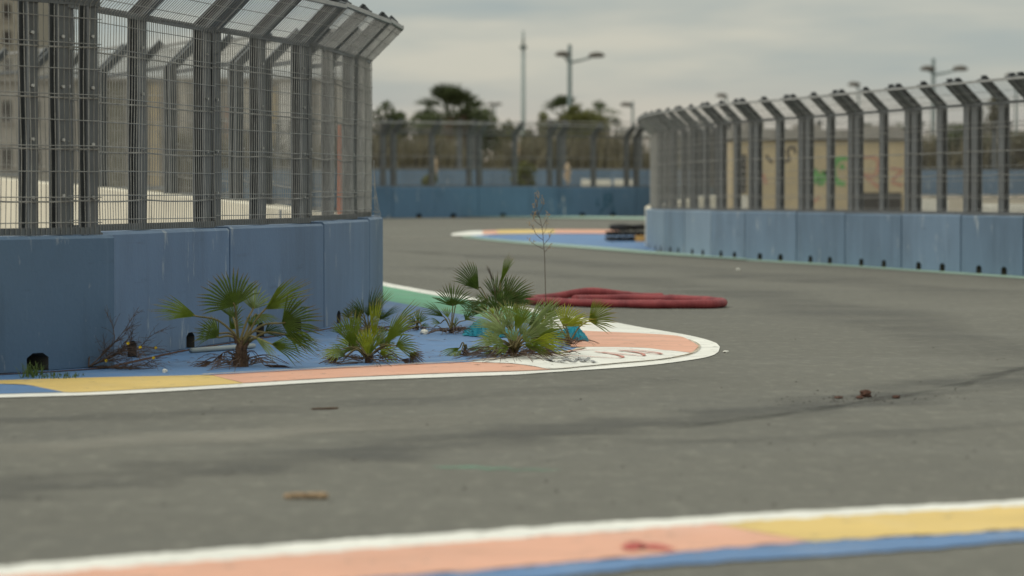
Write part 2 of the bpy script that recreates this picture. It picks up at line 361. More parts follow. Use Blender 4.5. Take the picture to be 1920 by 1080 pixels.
def tyre_mark(name, m, px, w, dz=0.003, fade=True):
    b = MB(); P = [G(x, y, dz) for x, y, _ in spline(flat2(px), 10)]; V = []; AL = []; k = len(P)
    for i, p in enumerate(P):
        t = (P[min(i + 1, k - 1)] - P[max(i - 1, 0)]).normalized(); s = Vector((t.y, -t.x, 0)); ww = w * (0.85 + 0.3 * math.sin(i * 0.7))
        e = min(1, i / 6, (k - 1 - i) / 6) if fade else 1
        for o_, a in ((-0.5, 0), (-0.2, 1), (0.2, 1), (0.5, 0)): V.append(p + s * (o_ * ww)); AL.append(a * e)
    b.add(V, [(4 * i + j, 4 * i + j + 1, 4 * i + 5 + j, 4 * i + 4 + j) for i in range(k - 1) for j in range(3)], AL)
    return tag(b.build(name, m), kind='structure')
tyre_mark('tyre_mark', 'rubber', [(-120, 930), (120, 905), (400, 878), (640, 853), (900, 822), (1100, 800), (1300, 786), (1520, 762), (1720, 735), (1960, 690)], 1.25, fade=False)
tyre_mark('tyre_mark', 'rubber_thin', [(1240, 806), (1400, 786), (1530, 768), (1680, 744), (1800, 722), (1880, 700), (1960, 682)], 0.22)
tyre_mark('tyre_mark', 'rubber_soft', [(-100, 792), (200, 782), (460, 770), (760, 752), (1100, 728), (1350, 706)], 0.9)
tyre_mark('tyre_mark', 'rubber_soft', [(700, 497), (900, 507), (1150, 523), (1400, 552), (1650, 600), (1960, 690)], 2.2)
tyre_mark('tyre_mark', 'rubber_soft', [(700, 470), (900, 480), (1200, 500), (1500, 523), (1960, 560)], 3.0)
tyre_mark('tyre_mark', 'rubber_soft', [(1150, 830), (1400, 826), (1650, 814), (1960, 790)], 0.6)
tyre_mark('dust_mark', 'dust', [(690, 441), (800, 446), (880, 452)], 3.0)
tyre_mark('dust_mark', 'dust', [(-100, 850), (300, 826), (700, 795), (1000, 770)], 1.3)
tyre_mark('paint_smear', 'smear', [(815, 878), (870, 877), (930, 879), (985, 881), (1045, 883)], 0.24)

# island kerb: the painted tip round which the track turns
K = thing('painted_kerb', G(1000, 690), kind='structure')
outer_front = [(-40, 748), (0, 747), (200, 741), (440, 728), (640, 716), (850, 708), (960, 704), (1034, 699), (1157, 691), (1244, 683), (1332, 669), (1350, 652)]
inner_front = [(-40, 742), (0, 741), (200, 735), (440, 722), (640, 710), (850, 701), (960, 698), (1034, 695), (1157, 684), (1244, 676), (1297, 665), (1310, 651)]
tip_out = [(1350, 652), (1335, 641), (1288, 629), (1211, 616), (1146, 604), (1080, 595)]
tip_in = [(1310, 651), (1292, 640), (1266, 631), (1192, 622), (1130, 613), (1070, 603)]
sheet('white_line', 'p_white', K, outer_front + tip_out[1:], [(x, y - 2.2) for x, y in inner_front[:-2]] + [(1292, 663.5), (1304, 651)] + [(x - 3, y + 1.5) for x, y in tip_in[1:]], 170, 1, 0.006)
sheet('white_line', 'p_white', K, [(690, 521), (716, 529), (740, 534), (817, 548), (880, 557), (960, 572), (1080, 595)], [(690, 528), (716, 536), (740, 541), (817, 555), (880, 564), (960, 579), (1070, 603)], 30, 1, 0.006)
sheet('white_block', 'p_white', K, [(1020, 592), (1070, 603), (1130, 613), (1192, 622), (1266, 631)], [(1010, 616), (1060, 620), (1102, 623), (1192, 627), (1268, 632)], 24, 1, 0.012)
sheet('salmon_block', 'p_salmon', K, [(1060, 620), (1102, 623), (1192, 627), (1268, 632), (1292, 640), (1310, 651)], [(1070, 653), (1100, 653), (1160, 653.5), (1212, 655), (1260, 660), (1309, 653)], 24, 2, 0.014)
poly('salmon_block', 'p_salmon', K, [(1260, 660), (1309, 653), (1303, 659), (1297, 664.5)], 0.0142)
sheet('white_block', 'p_white', K, [(878, 681), (960, 671), (1058, 662), (1096, 653), (1212, 655), (1260, 660), (1296, 664.5)], [(960, 684), (1000, 689), (1034, 694.5), (1100, 689), (1157, 683.5), (1244, 675.5), (1297, 664.8)], 40, 3, 0.013)
sheet('salmon_band', 'p_salmon', K, [(393, 705), (540, 697), (700, 688), (820, 683), (878, 681), (960, 684), (1030, 694.3)], [(457, 720.5), (540, 715.5), (640, 710), (760, 704.5), (850, 701), (960, 698), (1032, 695)], 40, 2, 0.010)
sheet('yellow_band', 'p_yellow', K, [(-40, 716), (0, 715), (170, 710), (300, 707), (392.5, 704.8)], [(-40, 722), (0, 722), (55, 724), (122, 737.5), (280, 731), (456, 720.8)], 30, 2, 0.009)
poly('blue_patch', 'p_blue', K, [(-40, 722.4), (0, 722.4), (54, 724.4), (120, 737.5), (0, 740.7), (-40, 741.7)], 0.0095)
sheet('green_band', 'p_green', K, [(640, 514), (716, 536), (740, 541), (817, 555), (880, 564), (960, 579), (1066, 602)], [(640, 545), (716, 563), (780, 575), (868, 591), (915, 597), (980, 604), (1010, 612)], 30, 2, 0.008)
poly('blue_floor', 'p_blue', K, [(-60, 690), (-60, 716.2), (0, 715.2), (170, 710.2), (300, 707.2), (393, 705), (540, 697), (700, 688), (820, 683), (878, 681), (960, 671), (1058, 662), (1096, 653), (1070, 653), (1060, 620), (1010, 616), (980, 604), (915, 597), (868, 591), (780, 575), (716, 563), (640, 545), (560, 560), (200, 660)], 0.007)
ribbon('graffiti', 'g_redthin', K, [[(1010, 668), (1080, 671), (1150, 675), (1168, 673), (1150, 668), (1115, 663)], [(1130, 664), (1180, 669), (1206, 671), (1200, 666), (1160, 661)], [(1160, 661), (1215, 666), (1240, 668), (1222, 664), (1170, 659), (1100, 660), (1060, 664)]], 0.032, 0.020)
ribbon('graffiti', 'g_blackthin', K, [[(975, 676), (1010, 674), (1000, 677)], [(1020, 676), (1040, 682), (1060, 678), (1042, 674), (1030, 680), (1055, 684)], [(1060, 675), (1075, 683), (1085, 675), (1092, 683), (1105, 674)], [(1085, 676), (1110, 681), (1112, 684), (1118, 683)], [(1028, 673.5), (1050, 676), (1072, 674), (1100, 677.5)], [(1022, 679), (1046, 681), (1064, 685), (1082, 684)], [(1068, 680), (1088, 679), (1102, 683)], [(985, 673), (1005, 675.5), (1020, 674)]], 0.026, 0.0195)
ribbon('dirt_shade_line', 'edge_dirt', K, [[(700, 707), (850, 701.3), (960, 698), (1034, 695.2), (1100, 690), (1157, 684.3), (1244, 676.2), (1297, 665), (1311, 651), (1292, 640)]], 0.018, 0.0185, 8)

ribbon('dirt_shade_line', 'clod', K, [[(196, 693), (260, 678), (340, 660.5), (430, 645), (520, 631.5), (607, 619.5), (680, 607)]], 0.07, 0.010, 30)  # dirt at the wall foot, its dark brown also painting the contact shade
ribbon('dirt_shade_line', 'clod', K, [[(-30, 706), (60, 701.5), (140, 696.5), (215, 691)]], 0.08, 0.0115, 30)  # same under the near block: dirt plus contact shade painted in
ribbon('dirt_shade_line', 'edge_dirt', K, [[(380, 706.5), (540, 698), (700, 689.5), (820, 684), (900, 679), (985, 670), (1060, 663), (1096, 655)]], 0.05, 0.0215, 16)
# foreground kerb strip
K2 = thing('painted_kerb', G(960, 1030), kind='structure')
fw_t = [(-60, 1067), (0, 1063), (640, 1015), (1280, 973), (1920, 939), (1980, 936)]
fw_b = [(-60, 1090), (0, 1085), (640, 1037), (1280, 990), (1920, 952), (1980, 949)]
sheet('white_line', 'p_white', K2, fw_t, fw_b, 140, 1, 0.006, 2.2)
sheet('salmon_band', 'p_salmon', K2, [(-60, 1090), (0, 1085), (640, 1037), (1280, 990), (1340, 986)], [(-60, 1150), (0, 1140), (640, 1092), (1000, 1065), (1280, 1038), (1522, 1019)], 120, 2, 0.009, 3.0)
sheet('yellow_band', 'p_yellow', K2, [(1340.5, 986), (1600, 970), (1920, 952), (1980, 949)], [(1522.5, 1019), (1740, 1007), (1920, 996), (1980, 993)], 60, 2, 0.0092, 3.0)
sheet('blue_line', 'p_blue', K2, [(-60, 1150), (0, 1140), (640, 1092), (1000, 1065), (1280, 1038), (1522, 1019), (1740, 1007), (1920, 996), (1980, 993)], [(-60, 1175), (0, 1165), (640, 1116), (1000, 1088), (1280, 1061), (1600, 1041), (1920, 1017), (1980, 1013)], 140, 1, 0.007, 2.2)
ribbon('red_splash', 'g_red', K2, [[(1176, 1034), (1190, 1022), (1204, 1035), (1222, 1026), (1255, 1037)], [(1182, 1038), (1200, 1026), (1235, 1036)]], 0.05, 0.013)

# kerb of the next corner, on the slope beyond the red hose
K3 = thing('painted_kerb', G(1000, 446), kind='structure')
sheet('white_line', 'p_white', K3, [(846, 440), (880, 435.5), (930, 434)], [(848, 444), (900, 443), (935, 440)], 12, 2, 0.03)
sheet('salmon_band', 'p_salmon', K3, [(905, 434.5), (960, 433.5), (1000, 433)], [(905, 441.5), (960, 440.5), (1000, 440)], 12, 2, 0.034)
sheet('yellow_band', 'p_yellow', K3, [(930, 433.7), (1000, 433), (1050, 433)], [(935, 440.5), (1000, 440), (1050, 440)], 12, 2, 0.038)
sheet('salmon_band', 'p_salmon', K3, [(1040, 433), (1100, 433), (1160, 433.5)], [(1040, 440), (1100, 440), (1165, 441)], 12, 2, 0.041)
sheet('blue_floor', 'p_blue', K3, [(885, 443.5), (960, 440.5), (1050, 440), (1165, 440.5), (1230, 441)], [(885, 445), (960, 452.5), (1080, 461), (1160, 467), (1230, 473)], 24, 4, 0.026)
sheet('pale_green_line', 'p_palegreen', K3, [(870, 443.5), (960, 452.5), (1080, 461), (1160, 467), (1235, 473.5), (1400, 485)], [(866, 446), (960, 456), (1080, 465.5), (1160, 472), (1235, 478), (1400, 489)], 40, 1, 0.022)
sheet('pale_green_line', 'p_palegreen', K3, [(1400, 485), (1500, 491), (1600, 497), (1700, 503.5), (1810, 511), (1980, 522)], [(1400, 489), (1500, 495), (1600, 501), (1700, 508), (1810, 515.5), (1980, 527)], 40, 1, 0.008)
sheet('pale_green_line', 'p_palegreen', K3, [(690, 403.5), (960, 405.3), (1230, 409)], [(690, 407), (960, 409), (1230, 413)], 40, 1, 0.03)

# ------------------------------------------------------------------ concrete barrier walls
def frame(p, q, side):
    u = Vector((q[0] - p[0], q[1] - p[1], 0)); L = u.length; u.normalize()
    return u, (Vector((u.y, -u.x, 0)) if side > 0 else Vector((-u.y, u.x, 0))), L
def make_block(parent, p, q, side, H, thick, mats, notches=True, top_dz=0.0, plain_top=False, gap=0.014):
    u, n, L = frame(p, q, side); zp, zq = h(*p) + 0.012, h(*q) + 0.012
    def at(a, m, z): return Vector((p[0], p[1], zp + (zq - zp) * a / L)) + u * a + n * m + Vector((0, 0, z))
    b = MB(); g0, g1 = gap, L - gap; c = 0.022; H = H + top_dz - 0.022
    cols = [(g0, g1, 0, 0)]
    if notches:
        cols = []; x = g0; w, hh = 0.26, 0.135
        for k in (0.30, 0.70):
            a = L * k - w / 2
            cols += [(x, a, 0, 0), (a, a + 0.07, 0.10, hh), (a + 0.07, a + w - 0.07, hh, hh), (a + w - 0.07, a + w, hh, 0.10)]; x = a + w
            dpt = -0.30
            for (s0, s1, z0, z1) in cols[-3:]:
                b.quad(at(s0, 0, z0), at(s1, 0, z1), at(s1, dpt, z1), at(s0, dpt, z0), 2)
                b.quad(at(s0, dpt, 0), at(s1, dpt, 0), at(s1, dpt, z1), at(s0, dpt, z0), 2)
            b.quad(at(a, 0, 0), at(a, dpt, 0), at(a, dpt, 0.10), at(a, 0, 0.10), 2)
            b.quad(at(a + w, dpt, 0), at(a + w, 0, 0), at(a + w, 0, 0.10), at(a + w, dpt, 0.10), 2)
        cols.append((x, g1, 0, 0))
    for (s0, s1, z0, z1) in cols:
        b.quad(at(s0, 0, z0), at(s1, 0, z1), at(s1, 0, H - c), at(s0, 0, H - c))
    b.quad(at(g0, 0, H - c), at(g1, 0, H - c), at(g1, -c, H), at(g0, -c, H))
    b.quad(at(g0, -c, H), at(g1, -c, H), at(g1, -thick, H), at(g0, -thick, H), 1 if plain_top else 0)
    if plain_top: c = 0.003
    b.quad(at(g1, -thick, 0), at(g0, -thick, 0), at(g0, -thick, H), at(g1, -thick, H), 1)
    for s in (g0, g1):
        b.add([at(s, 0, 0), at(s, -thick, 0), at(s, -thick, H), at(s, -c, H), at(s, 0, H - c)], [(0, 1, 2, 3, 4)])
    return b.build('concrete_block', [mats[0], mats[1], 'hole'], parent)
def barrier(label, J, side, H, mats, thick=0.5, notches=True, plain=(), offs=None, plain_top=99, gap=0.014, paints=None):
    w = thing('barrier_wall', (J[0][0], J[0][1], h(*J[0])), label, 'wall')
    for i in range(len(J) - 1):
        mm = (mats[1], mats[1]) if i in plain else ((paints[i], mats[1]) if paints else mats)
        make_block(w, J[i], J[i + 1], side, H, thick, mm, notches, (offs[i] if offs else 0), i >= plain_top, gap)
    return w
WH = 1.06
OFF_B = [0, 0.012, 0.03, 0.045, 0.05, 0.05, 0.05, 0.04, 0.03, 0.02, 0.02, 0.02]
J_A = [(-6.35, 21.5), (-4.78, 24.1), (-3.12, 26.83)]
J_B = [(-3.38, 26.9), (-2.58, 31.2), (-1.9, 34.5), (-1.58, 37.9), (-1.50, 39.7), (-1.72, 41.2), (-2.43, 42.8), (-3.5, 45.9), (-4.75, 49.6), (-6.3, 54.2), (-8.1, 58.6), (-10.2, 62.5)]
J_R = [(9.9, 50.0), (9.2, 53.3), (8.47, 56.5), (7.81, 59.4), (7.12, 62.4), (6.42, 65.8), (5.74, 68.9), (4.9, 71.8), (4.35, 74.6), (3.92, 77.6), (3.6, 80.6), (3.42, 83.6), (3.42, 87.2), (3.55, 91.0), (4.0, 95.0), (4.8, 99.0), (6.0, 103)]
J_F = [(-9.6, 108.8), (-6.8, 111.6), (-4.0, 114.5), (-1.15, 117.4), (1.65, 120.2), (4.45, 123.0), (7.3, 125.6), (10.2, 128)]
barrier('dark blue concrete barrier section overlapping the left wall at the left edge of the photo', J_A, 1, 1.045, ('w_blue_dark', 'concrete'))
w_b = barrier('blue concrete barrier wall curving round the corner behind the young fan palms', J_B, 1, WH, ('w_blue', 'concrete'), offs=OFF_B, plain_top=5, gap=0.018)
barrier('faded blue concrete barrier wall along the right side of the track', J_R, -1, 1.01, ('w_blue_pale', 'concrete'), plain=(12, 13, 14, 15), offs=[0.0, 0.012, 0, 0.008, -0.004, 0.005, 0.012, 0.0, 0.01, 0.005, 0, 0.004, 0, 0.02, 0, 0, 0], gap=0.03, paints=['w_blue_mid'] * 3 + ['w_blue_pale', 'w_blue_mid', 'w_blue_mid', 'w_blue_pale', 'w_blue_pale', 'w_blue_light', 'w_blue_pale', 'w_blue_light', 'w_blue_light'] + ['w_blue_pale'] * 5)
w_f = barrier('deep blue concrete barrier wall across the far end of the track', J_F, 1, WH, ('w_blue_far', 'concrete'), offs=[0, 0.01, 0, 0.015, 0, 0.01, 0])
def on_wall(p, q, side):
    u, n, L = frame(p, q, side); P0 = Vector((p[0], p[1], 0)) + n * 0.004
    def f(px, py):
        r = ray(px, py); t = (P0 - Vector((0, 0, CH))).dot(n) / r.dot(n); return Vector((0, 0, CH)) + r * t
    f.normal = n; return f
onf = on_wall(J_F[4], J_F[5], 1)
ribbon('graffiti', 'g_tealdk', w_f, [[(1122, 372), (1119, 382), (1124, 385)], [(1131, 367), (1146, 366), (1144, 382), (1132, 383), (1135, 367)], [(1131, 375), (1146, 375)], [(1133, 388), (1126, 398), (1125, 402)], [(1148, 384), (1150, 397), (1155, 399)]], 0.10, 0, on=onf)

# ------------------------------------------------------------------ debris fences on the walls
HK, OH = 2.87, 0.36
def make_fence(label, J, side, spacing, wr, H=WH, first_u=0.16, last_cut=0.0, bolts=False, cables=True, hstep=0.2, post_w=0.12, mid=True, oh=OH, plates=True, HK=HK, offs=None, dpt=0.085, back=0.17, extra=(), thin_from=99, thin_w=0.05):
    fence = thing('debris_fence', (J[0][0], J[0][1], h(*J[0]) + H), label, 'fence')
    Vz = Vector((0, 0, 1))
    for i in range(len(J) - 1):
        p, q = J[i], J[i + 1]; u, n, L = frame(p, q, side); oz = offs[i] if offs else 0; zp, zq = h(*p) - 0.01 + oz, h(*q) - 0.01 + oz
        if i == len(J) - 2: L -= last_cut
        Lf = frame(p, q, side)[2]
        def at(a, m, z): return Vector((p[0], p[1], zp + (zq - zp) * a / Lf)) + u * a + n * m + Vz * z
        c8 = math.tan(math.pi / 8)
        def prof(m, z_end):               # three stations of a line that runs m in front of the post axis
            return [(m, H + 0.004), (m, HK - m * c8), (m * 0.7071 + z_end * 0.7071, HK + z_end * 0.7071 - m * 0.7071)]
        def sweep(b, a0, a1, m0, m1, ext=0.0):
            P0 = prof(m0, oh * 1.414 + ext); P1 = prof(m1, oh * 1.414 + ext); V = []
            for k in range(3):
                V += [at(a0, P0[k][0] - back, P0[k][1]), at(a1, P0[k][0] - back, P0[k][1]), at(a1, P1[k][0] - back, P1[k][1]), at(a0, P1[k][0] - back, P1[k][1])]
            Fc = [(4 * k + j, 4 * k + (j + 1) % 4, 4 * k + 4 + (j + 1) % 4, 4 * k + 4 + j) for k in range(2) for j in range(4)]
            b.add(V, Fc + [(3, 2, 1, 0), (8, 9, 10, 11)])
        us = [first_u, L - first_u] + ([L / 2] if mid else [])
        if L < 2.5: us = [L / 2]
        if extra and i == len(J) - 2: us = [first_u] + [L - e for e in extra]
        for a in us:
            b = MB(); w = (post_w if i < thin_from else thin_w) * (1.0 if abs(a - L / 2) > 0.01 else 0.95)
            sweep(b, a - w, a + w, -0.008, 0.008, 0.048)
            sweep(b, a - 0.006, a + 0.006, -dpt, -0.009, 0.048)
            sweep(b, a - w, a + w, -dpt - 0.014, -dpt - 0.001, 0.048)
            if plates: b.box(at(a, -back - dpt / 2, H + 0.012), u * (w + 0.03), n * (dpt / 2 + 0.03), Vz * 0.008)
            post = b.build('post', 'metal', fence)
            if bolts:
                for z in (1.35, 1.78, 2.22, 2.62):
                    for sg in (-1,):
                        bb = MB(); c = at(a + sg * w * 0.45, -back + 0.012, z + rnd.uniform(-.03, .03)); bb.tube([c, c + n * 0.02], 0.014, 6); bb.build('bolt', 'bolt', post)
        # woven panel: upright wires, cross wires
        b = MB(); ph = rnd.uniform(0, 6); nw = max(2, int((L - 0.03) / spacing)); mz = 0.035
        def wob(a, z): return 0.012 * math.sin(a * 2.1 + ph + z * 1.7) * min(1, (z - H) * 2) if spacing < 0.09 else 0
        for k in range(nw + 1):
            a = 0.015 + (L - 0.03) * k / nw; P = prof(mz, oh * 1.414); j0 = rnd.uniform(-.004, .004)
            zs = [H + 0.012] + [H + (HK - H) * t for t in (0.33, 0.66)] + [P[1][1]]
            pts = [at(a + wob(a, z) * 0.6 + j0 * (z - H), mz - back + wob(a, z), z) for z in zs]
            b.tube(pts, wr, 4, False)
            b.tube([pts[-1], at(a, P[2][0] - back, P[2][1])], wr, 4, False)
        z = H + 0.10
        while z < HK - 0.03:
            b.tube([at(L * t / 4, mz + 0.006 - back + wob(L * t / 4, z), z + rnd.uniform(-.004, .004)) for t in range(5)], wr * 1.15, 4, False); z += hstep
        s = 0.14
        while s < oh * 1.414 - 0.05:
            m_ = mz + 0.006
            b.tube([at(0, m_ * .7071 + s * .7071 - back, HK + s * .7071 - m_ * .7071), at(L, m_ * .7071 + s * .7071 - back, HK + s * .7071 - m_ * .7071)], wr * 1.15, 4, False); s += 0.16
        b.build('mesh_panel', 'wire', fence)
        # rails at foot, kink and rim
        for (m_, z_, hw, hz, mt) in ((0.020, H + 0.035, 0.012, 0.028, 'metal'), (0.018, HK - 0.002, 0.014, 0.026, 'metal'), (oh + 0.012, HK + oh + 0.0, 0.024, 0.02, 'metal_skylit')):
            b = MB(); b.box(at(L / 2, m_ - back, z_), u * (L / 2 - 0.004), n * hw, Vz * hz)
            b.build('rail', mt, fence)
        if cables:
            for z in (1.32, 1.72, 2.12, 2.52):
                b = MB(); sg = rnd.uniform(0.0, 0.03)
                b.tube([at(L * t / 6, 0.014 - back, z - sg * math.sin(math.pi * (t / 3 % 1))) for t in range(7)], max(0.007, wr * 1.5), 5, False); b.build('cable', 'wire', fence)
    return fence
make_fence('nearest grey debris fence with heavy posts at the left edge of the photo', J_A, 1, 0.06, 0.0034, 1.045, 0.17, 0.0, True, post_w=0.055, extra=(0.06, 0.43, 0.80))
make_fence('grey wire debris fence with kinked posts curving along the left wall', J_B, 1, 0.072, 0.0032, WH, 0.16, 0, True, oh=0.38, offs=OFF_B, post_w=0.11, thin_from=3, thin_w=0.045)
make_fence('long grey debris fence with kinked posts above the faded blue wall on the right', J_R, -1, 0.12, 0.0035, 1.01, 0.20, 0, False, hstep=0.25, post_w=0.13, HK=2.93, thin_from=8, thin_w=0.07)
make_fence('grey debris fence above the deep blue wall at the far end of the track', J_F, 1, 0.16, 0.004, WH, 0.24, 0, False, hstep=0.3, post_w=0.10)
# panel edge that sprang loose at the bend
lw = MB()
for k in range(5):
    p0 = A(701 + k * 0.6, 300 + k * 22, 39.4); p1 = A(703 + k * 2.6, 408, 39.3); mid_ = p0.lerp(p1, 0.5) + Vector((0.008 * k, 0, 0)); lw.tube([p0, mid_, p1], 0.003, 4, False)
for k in range(3):
    lw.tube([A(699, 345 + 26 * k, 39.5), A(704 + k * 3, 346 + 26 * k, 39.3)], 0.003, 4, False)
fl = [o for o in bpy.data.objects if o.name == 'debris_fence.001'][0]
lw.build('loose_wires', 'wire', fl)

# ------------------------------------------------------------------ fan palms on the island
def blade(b, hub, axis, nrm, length, spread, n, fuse=0.3, cup=0.25, droop=0.12):
    fuse *= 0.62; n = max(5, n); length *= 1.06
    axis = axis.normalized(); nrm = (nrm - axis * nrm.dot(axis)).normalized(); side = axis.cross(nrm); da = spread / n
    def pt(a, r, lift=0.0):
        dirv = axis * math.cos(a) + side * math.sin(a)
        p = hub + dirv * (r * length) + nrm * (cup * (a * a) * r * length * 0.35 + lift)
        p.z -= droop * length * max(0, r - 0.4) ** 2 * 1.6
        return p
    for i in range(n):
        a = -spread / 2 + da * (i + 0.5); tl = 1.06 - 0.2 * abs(a / (spread / 2 + 1e-6)) ** 2 + rnd.uniform(-.07, .05)
        pl = 0.012 * length * 1.8; f_ = fuse * rnd.uniform(0.9, 1.1); ja = rnd.uniform(-.45, .45) * da; w = da * 0.52
        r2 = f_ + (tl - f_) * 0.5; dz = rnd.uniform(-.03, .02) * length
        T = pt(a + ja, tl); T.z -= abs(rnd.gauss(0, .04)) * length * (0.5 + droop * 3)
        V = [hub, pt(a - w, f_), pt(a, f_, pl), pt(a + w, f_), pt(a + ja * .5 - w * .58, r2, dz * .3), pt(a + ja * .5, r2, pl * .7), pt(a + ja * .5 + w * .58, r2, dz * .3), T]
        b.add(V, ((0, 1, 2), (0, 2, 3), (1, 4, 5, 2), (2, 5, 6, 3), (4, 7, 5), (5, 7, 6)), (0, f_, f_, f_, r2, r2, r2, 1.0))
def palm(label, base_px, D, root_h, fronds, trunk=None, more=(0, 40, 60, 'fm'), group='young fan palms growing on the painted island'):
    base = A(base_px[0], base_px[1], D); base.z = h(base.x, base.y) + 0.005
    t = thing('fan_palm', base, label, 'palm', group)
    crown = base + Vector((0, 0, root_h))
    b = MB(); r = trunk or 0.02
    pts = [base + Vector((0, 0, -0.01)), base + Vector((0.004, 0, root_h * .35)), base + Vector((0, 0, root_h * .8)), crown + Vector((0, 0, 0.02))]
    b.tube(pts, [r * 1.35, r * 1.1, r, r * .55], 9)
    for k in range(14):                                   # old leaf bases on the stem
        a = rnd.uniform(0, 6.28); z = rnd.uniform(0.0, root_h); q = base + Vector((math.cos(a) * r, math.sin(a) * r, z))
        b.tube([q, q + Vector((math.cos(a) * r * .7, math.sin(a) * r * .7, r * 1.6))], [r * .35, r * .08], 4)
    b.build('stem', 'palmtrunk', t)
    fronds = list(fronds)
    for k in range(more[0]):                              # further young leaves round the crown
        a = R(-75 + 150 * (k + .5) / more[0] + rnd.uniform(-9, 9)); st_ = rnd.uniform(.7, 1.05) * more[1]; ln = rnd.uniform(.75, 1.05) * more[2]; cy = base_px[1] - root_h * F / D
        hx, hy = base_px[0] + math.sin(a) * st_, cy - math.cos(a) * st_ * .9; b2_ = a * 1.15
        fronds.append(((hx, hy), (hx + math.sin(b2_) * ln, hy - math.cos(b2_) * ln * .85), rnd.uniform(70, 130), 13, rnd.uniform(10, 50), more[3 + k % (len(more) - 3)], rnd.uniform(.05, .4), rnd.uniform(-.1, .2), .4))
    for fr in fronds:
        hub_px, tip_px, spread, n, roll, m = fr[:6]; dy = fr[6] if len(fr) > 6 else rnd.uniform(-.15, .15); dt = fr[7] if len(fr) > 7 else rnd.uniform(-.08, .08)
        hub = A(hub_px[0], hub_px[1], D + dy); tip = A(tip_px[0], tip_px[1], D + dy + dt); axis = tip - hub
        tow = Vector((0, -1, 0)); ax = axis.normalized(); tow = (tow - ax * tow.dot(ax)).normalized(); sd = ax.cross(tow)
        nrm = tow * math.cos(R(roll)) + sd * math.sin(R(roll))
        fz = fr[8] if len(fr) > 8 else 0.42
        if roll > 40: spread, fz = spread * 1.4, fz * 0.6
        b = MB(); blade(b, hub, axis, nrm, axis.length, R(spread), n, fuse=fz)
        f_o = b.build('frond', m, t)
        st = crown + Vector((rnd.uniform(-1, 1) * r * .6, rnd.uniform(-1, 1) * r * .6, rnd.uniform(-.03, 0.0)))
        if m == 'fb': st.z = base.z + rnd.uniform(0.02, root_h * .6 + 0.02)
        mid_ = st.lerp(hub, 0.5) + Vector((0, 0, (0.02 if hub.z > base.z + .1 else 0.05) + 0.12 * abs(hub.x - st.x)))
        b = MB(); L = (hub - st).length; sp = spline([st, mid_, hub, hub + ax * axis.length * 0.10], 5)
        k = len(sp); b.tube(sp, [0.0045 - 0.002 * i / k for i in range(k)] if m == 'fb' else [0.011 - 0.0065 * i / k for i in range(k)] if r > .03 else [0.0075 - 0.004 * i / k for i in range(k)], 5)
        b.build('petiole', 'palmtrunk' if m == 'fb' else 'petiole', f_o)
    return t, base
def litter(parent, base, wx, wy, n, m='fb', up=0.06):
    """dead strands that hang round the foot of a plant"""
    b = MB()
    for _ in range(n):
        a = rnd.uniform(0, 6.28); r0 = rnd.uniform(0, .3); r1 = rnd.uniform(.5, 1.0)
        p = base + Vector((math.cos(a) * wx * r0, math.sin(a) * wy * r0, rnd.uniform(0.01, up))); q = base + Vector((math.cos(a) * wx * r1, math.sin(a) * wy * r1, rnd.uniform(0.006, up * .3)))
        mid_ = p.lerp(q, .5) + Vector((rnd.uniform(-.03, .03), rnd.uniform(-.03, .03), rnd.uniform(0, up)))
        sp = spline([p, mid_, q], 4); w = rnd.uniform(.0025, .006)
        b.tube(sp, [w * (1 - .7 * i / len(sp)) for i in range(len(sp))], 4, True, [rnd.uniform(.1, .9)] * len(sp))
    return b.build('dead_leaf_litter', m, parent)
# hub, tip, fan angle, leaflets, roll about the axis (0 = open to the track), material, offset in depth, tip in depth, fused share
t1, b1 = palm('tall single fan palm with a short brown stem beside the blue wall', (452, 690), 26.7, 0.19, [
    ((368, 593), (288, 570), 60, 14, 62, 'fm', .02, -.05), ((440, 574), (412, 508), 165, 22, 8, 'fd', -.12, .0, .52),
    ((474, 580), (476, 524), 100, 16, 45, 'fp', .15, .05), ((497, 580), (574, 525), 62, 14, 55, 'fm', .05, .05),
    ((528, 606), (600, 594), 140, 20, 12, 'fd', -.1, .0, .5), ((532, 627), (606, 646), 60, 14, 58, 'fm', .0, -.05),
    ((508, 645), (578, 655), 70, 12, 55, 'fm', -.15, -.05), ((410, 633), (372, 601), 110, 14, 30, 'fd', -.05, .0),
    ((478, 632), (518, 664), 40, 9, 40, 'fp', -.25, -.1), ((478, 590), (520, 602), 90, 12, 60, 'fp', .3, .1), ((432, 618), (450, 585), 90, 12, 30, 'fm', .25, .1),
    ((418, 662), (400, 690), 50, 8, 30, 'fb', -.1, 0), ((495, 684), (560, 692), 40, 8, 70, 'fb', -.1, 0), ((400, 678), (350, 694), 50, 8, 60, 'fb', 0, 0)], 0.046, (4, 52, 46, 'fm', 'fd'))
litter(t1, b1, .40, .9, 42, up=.08)
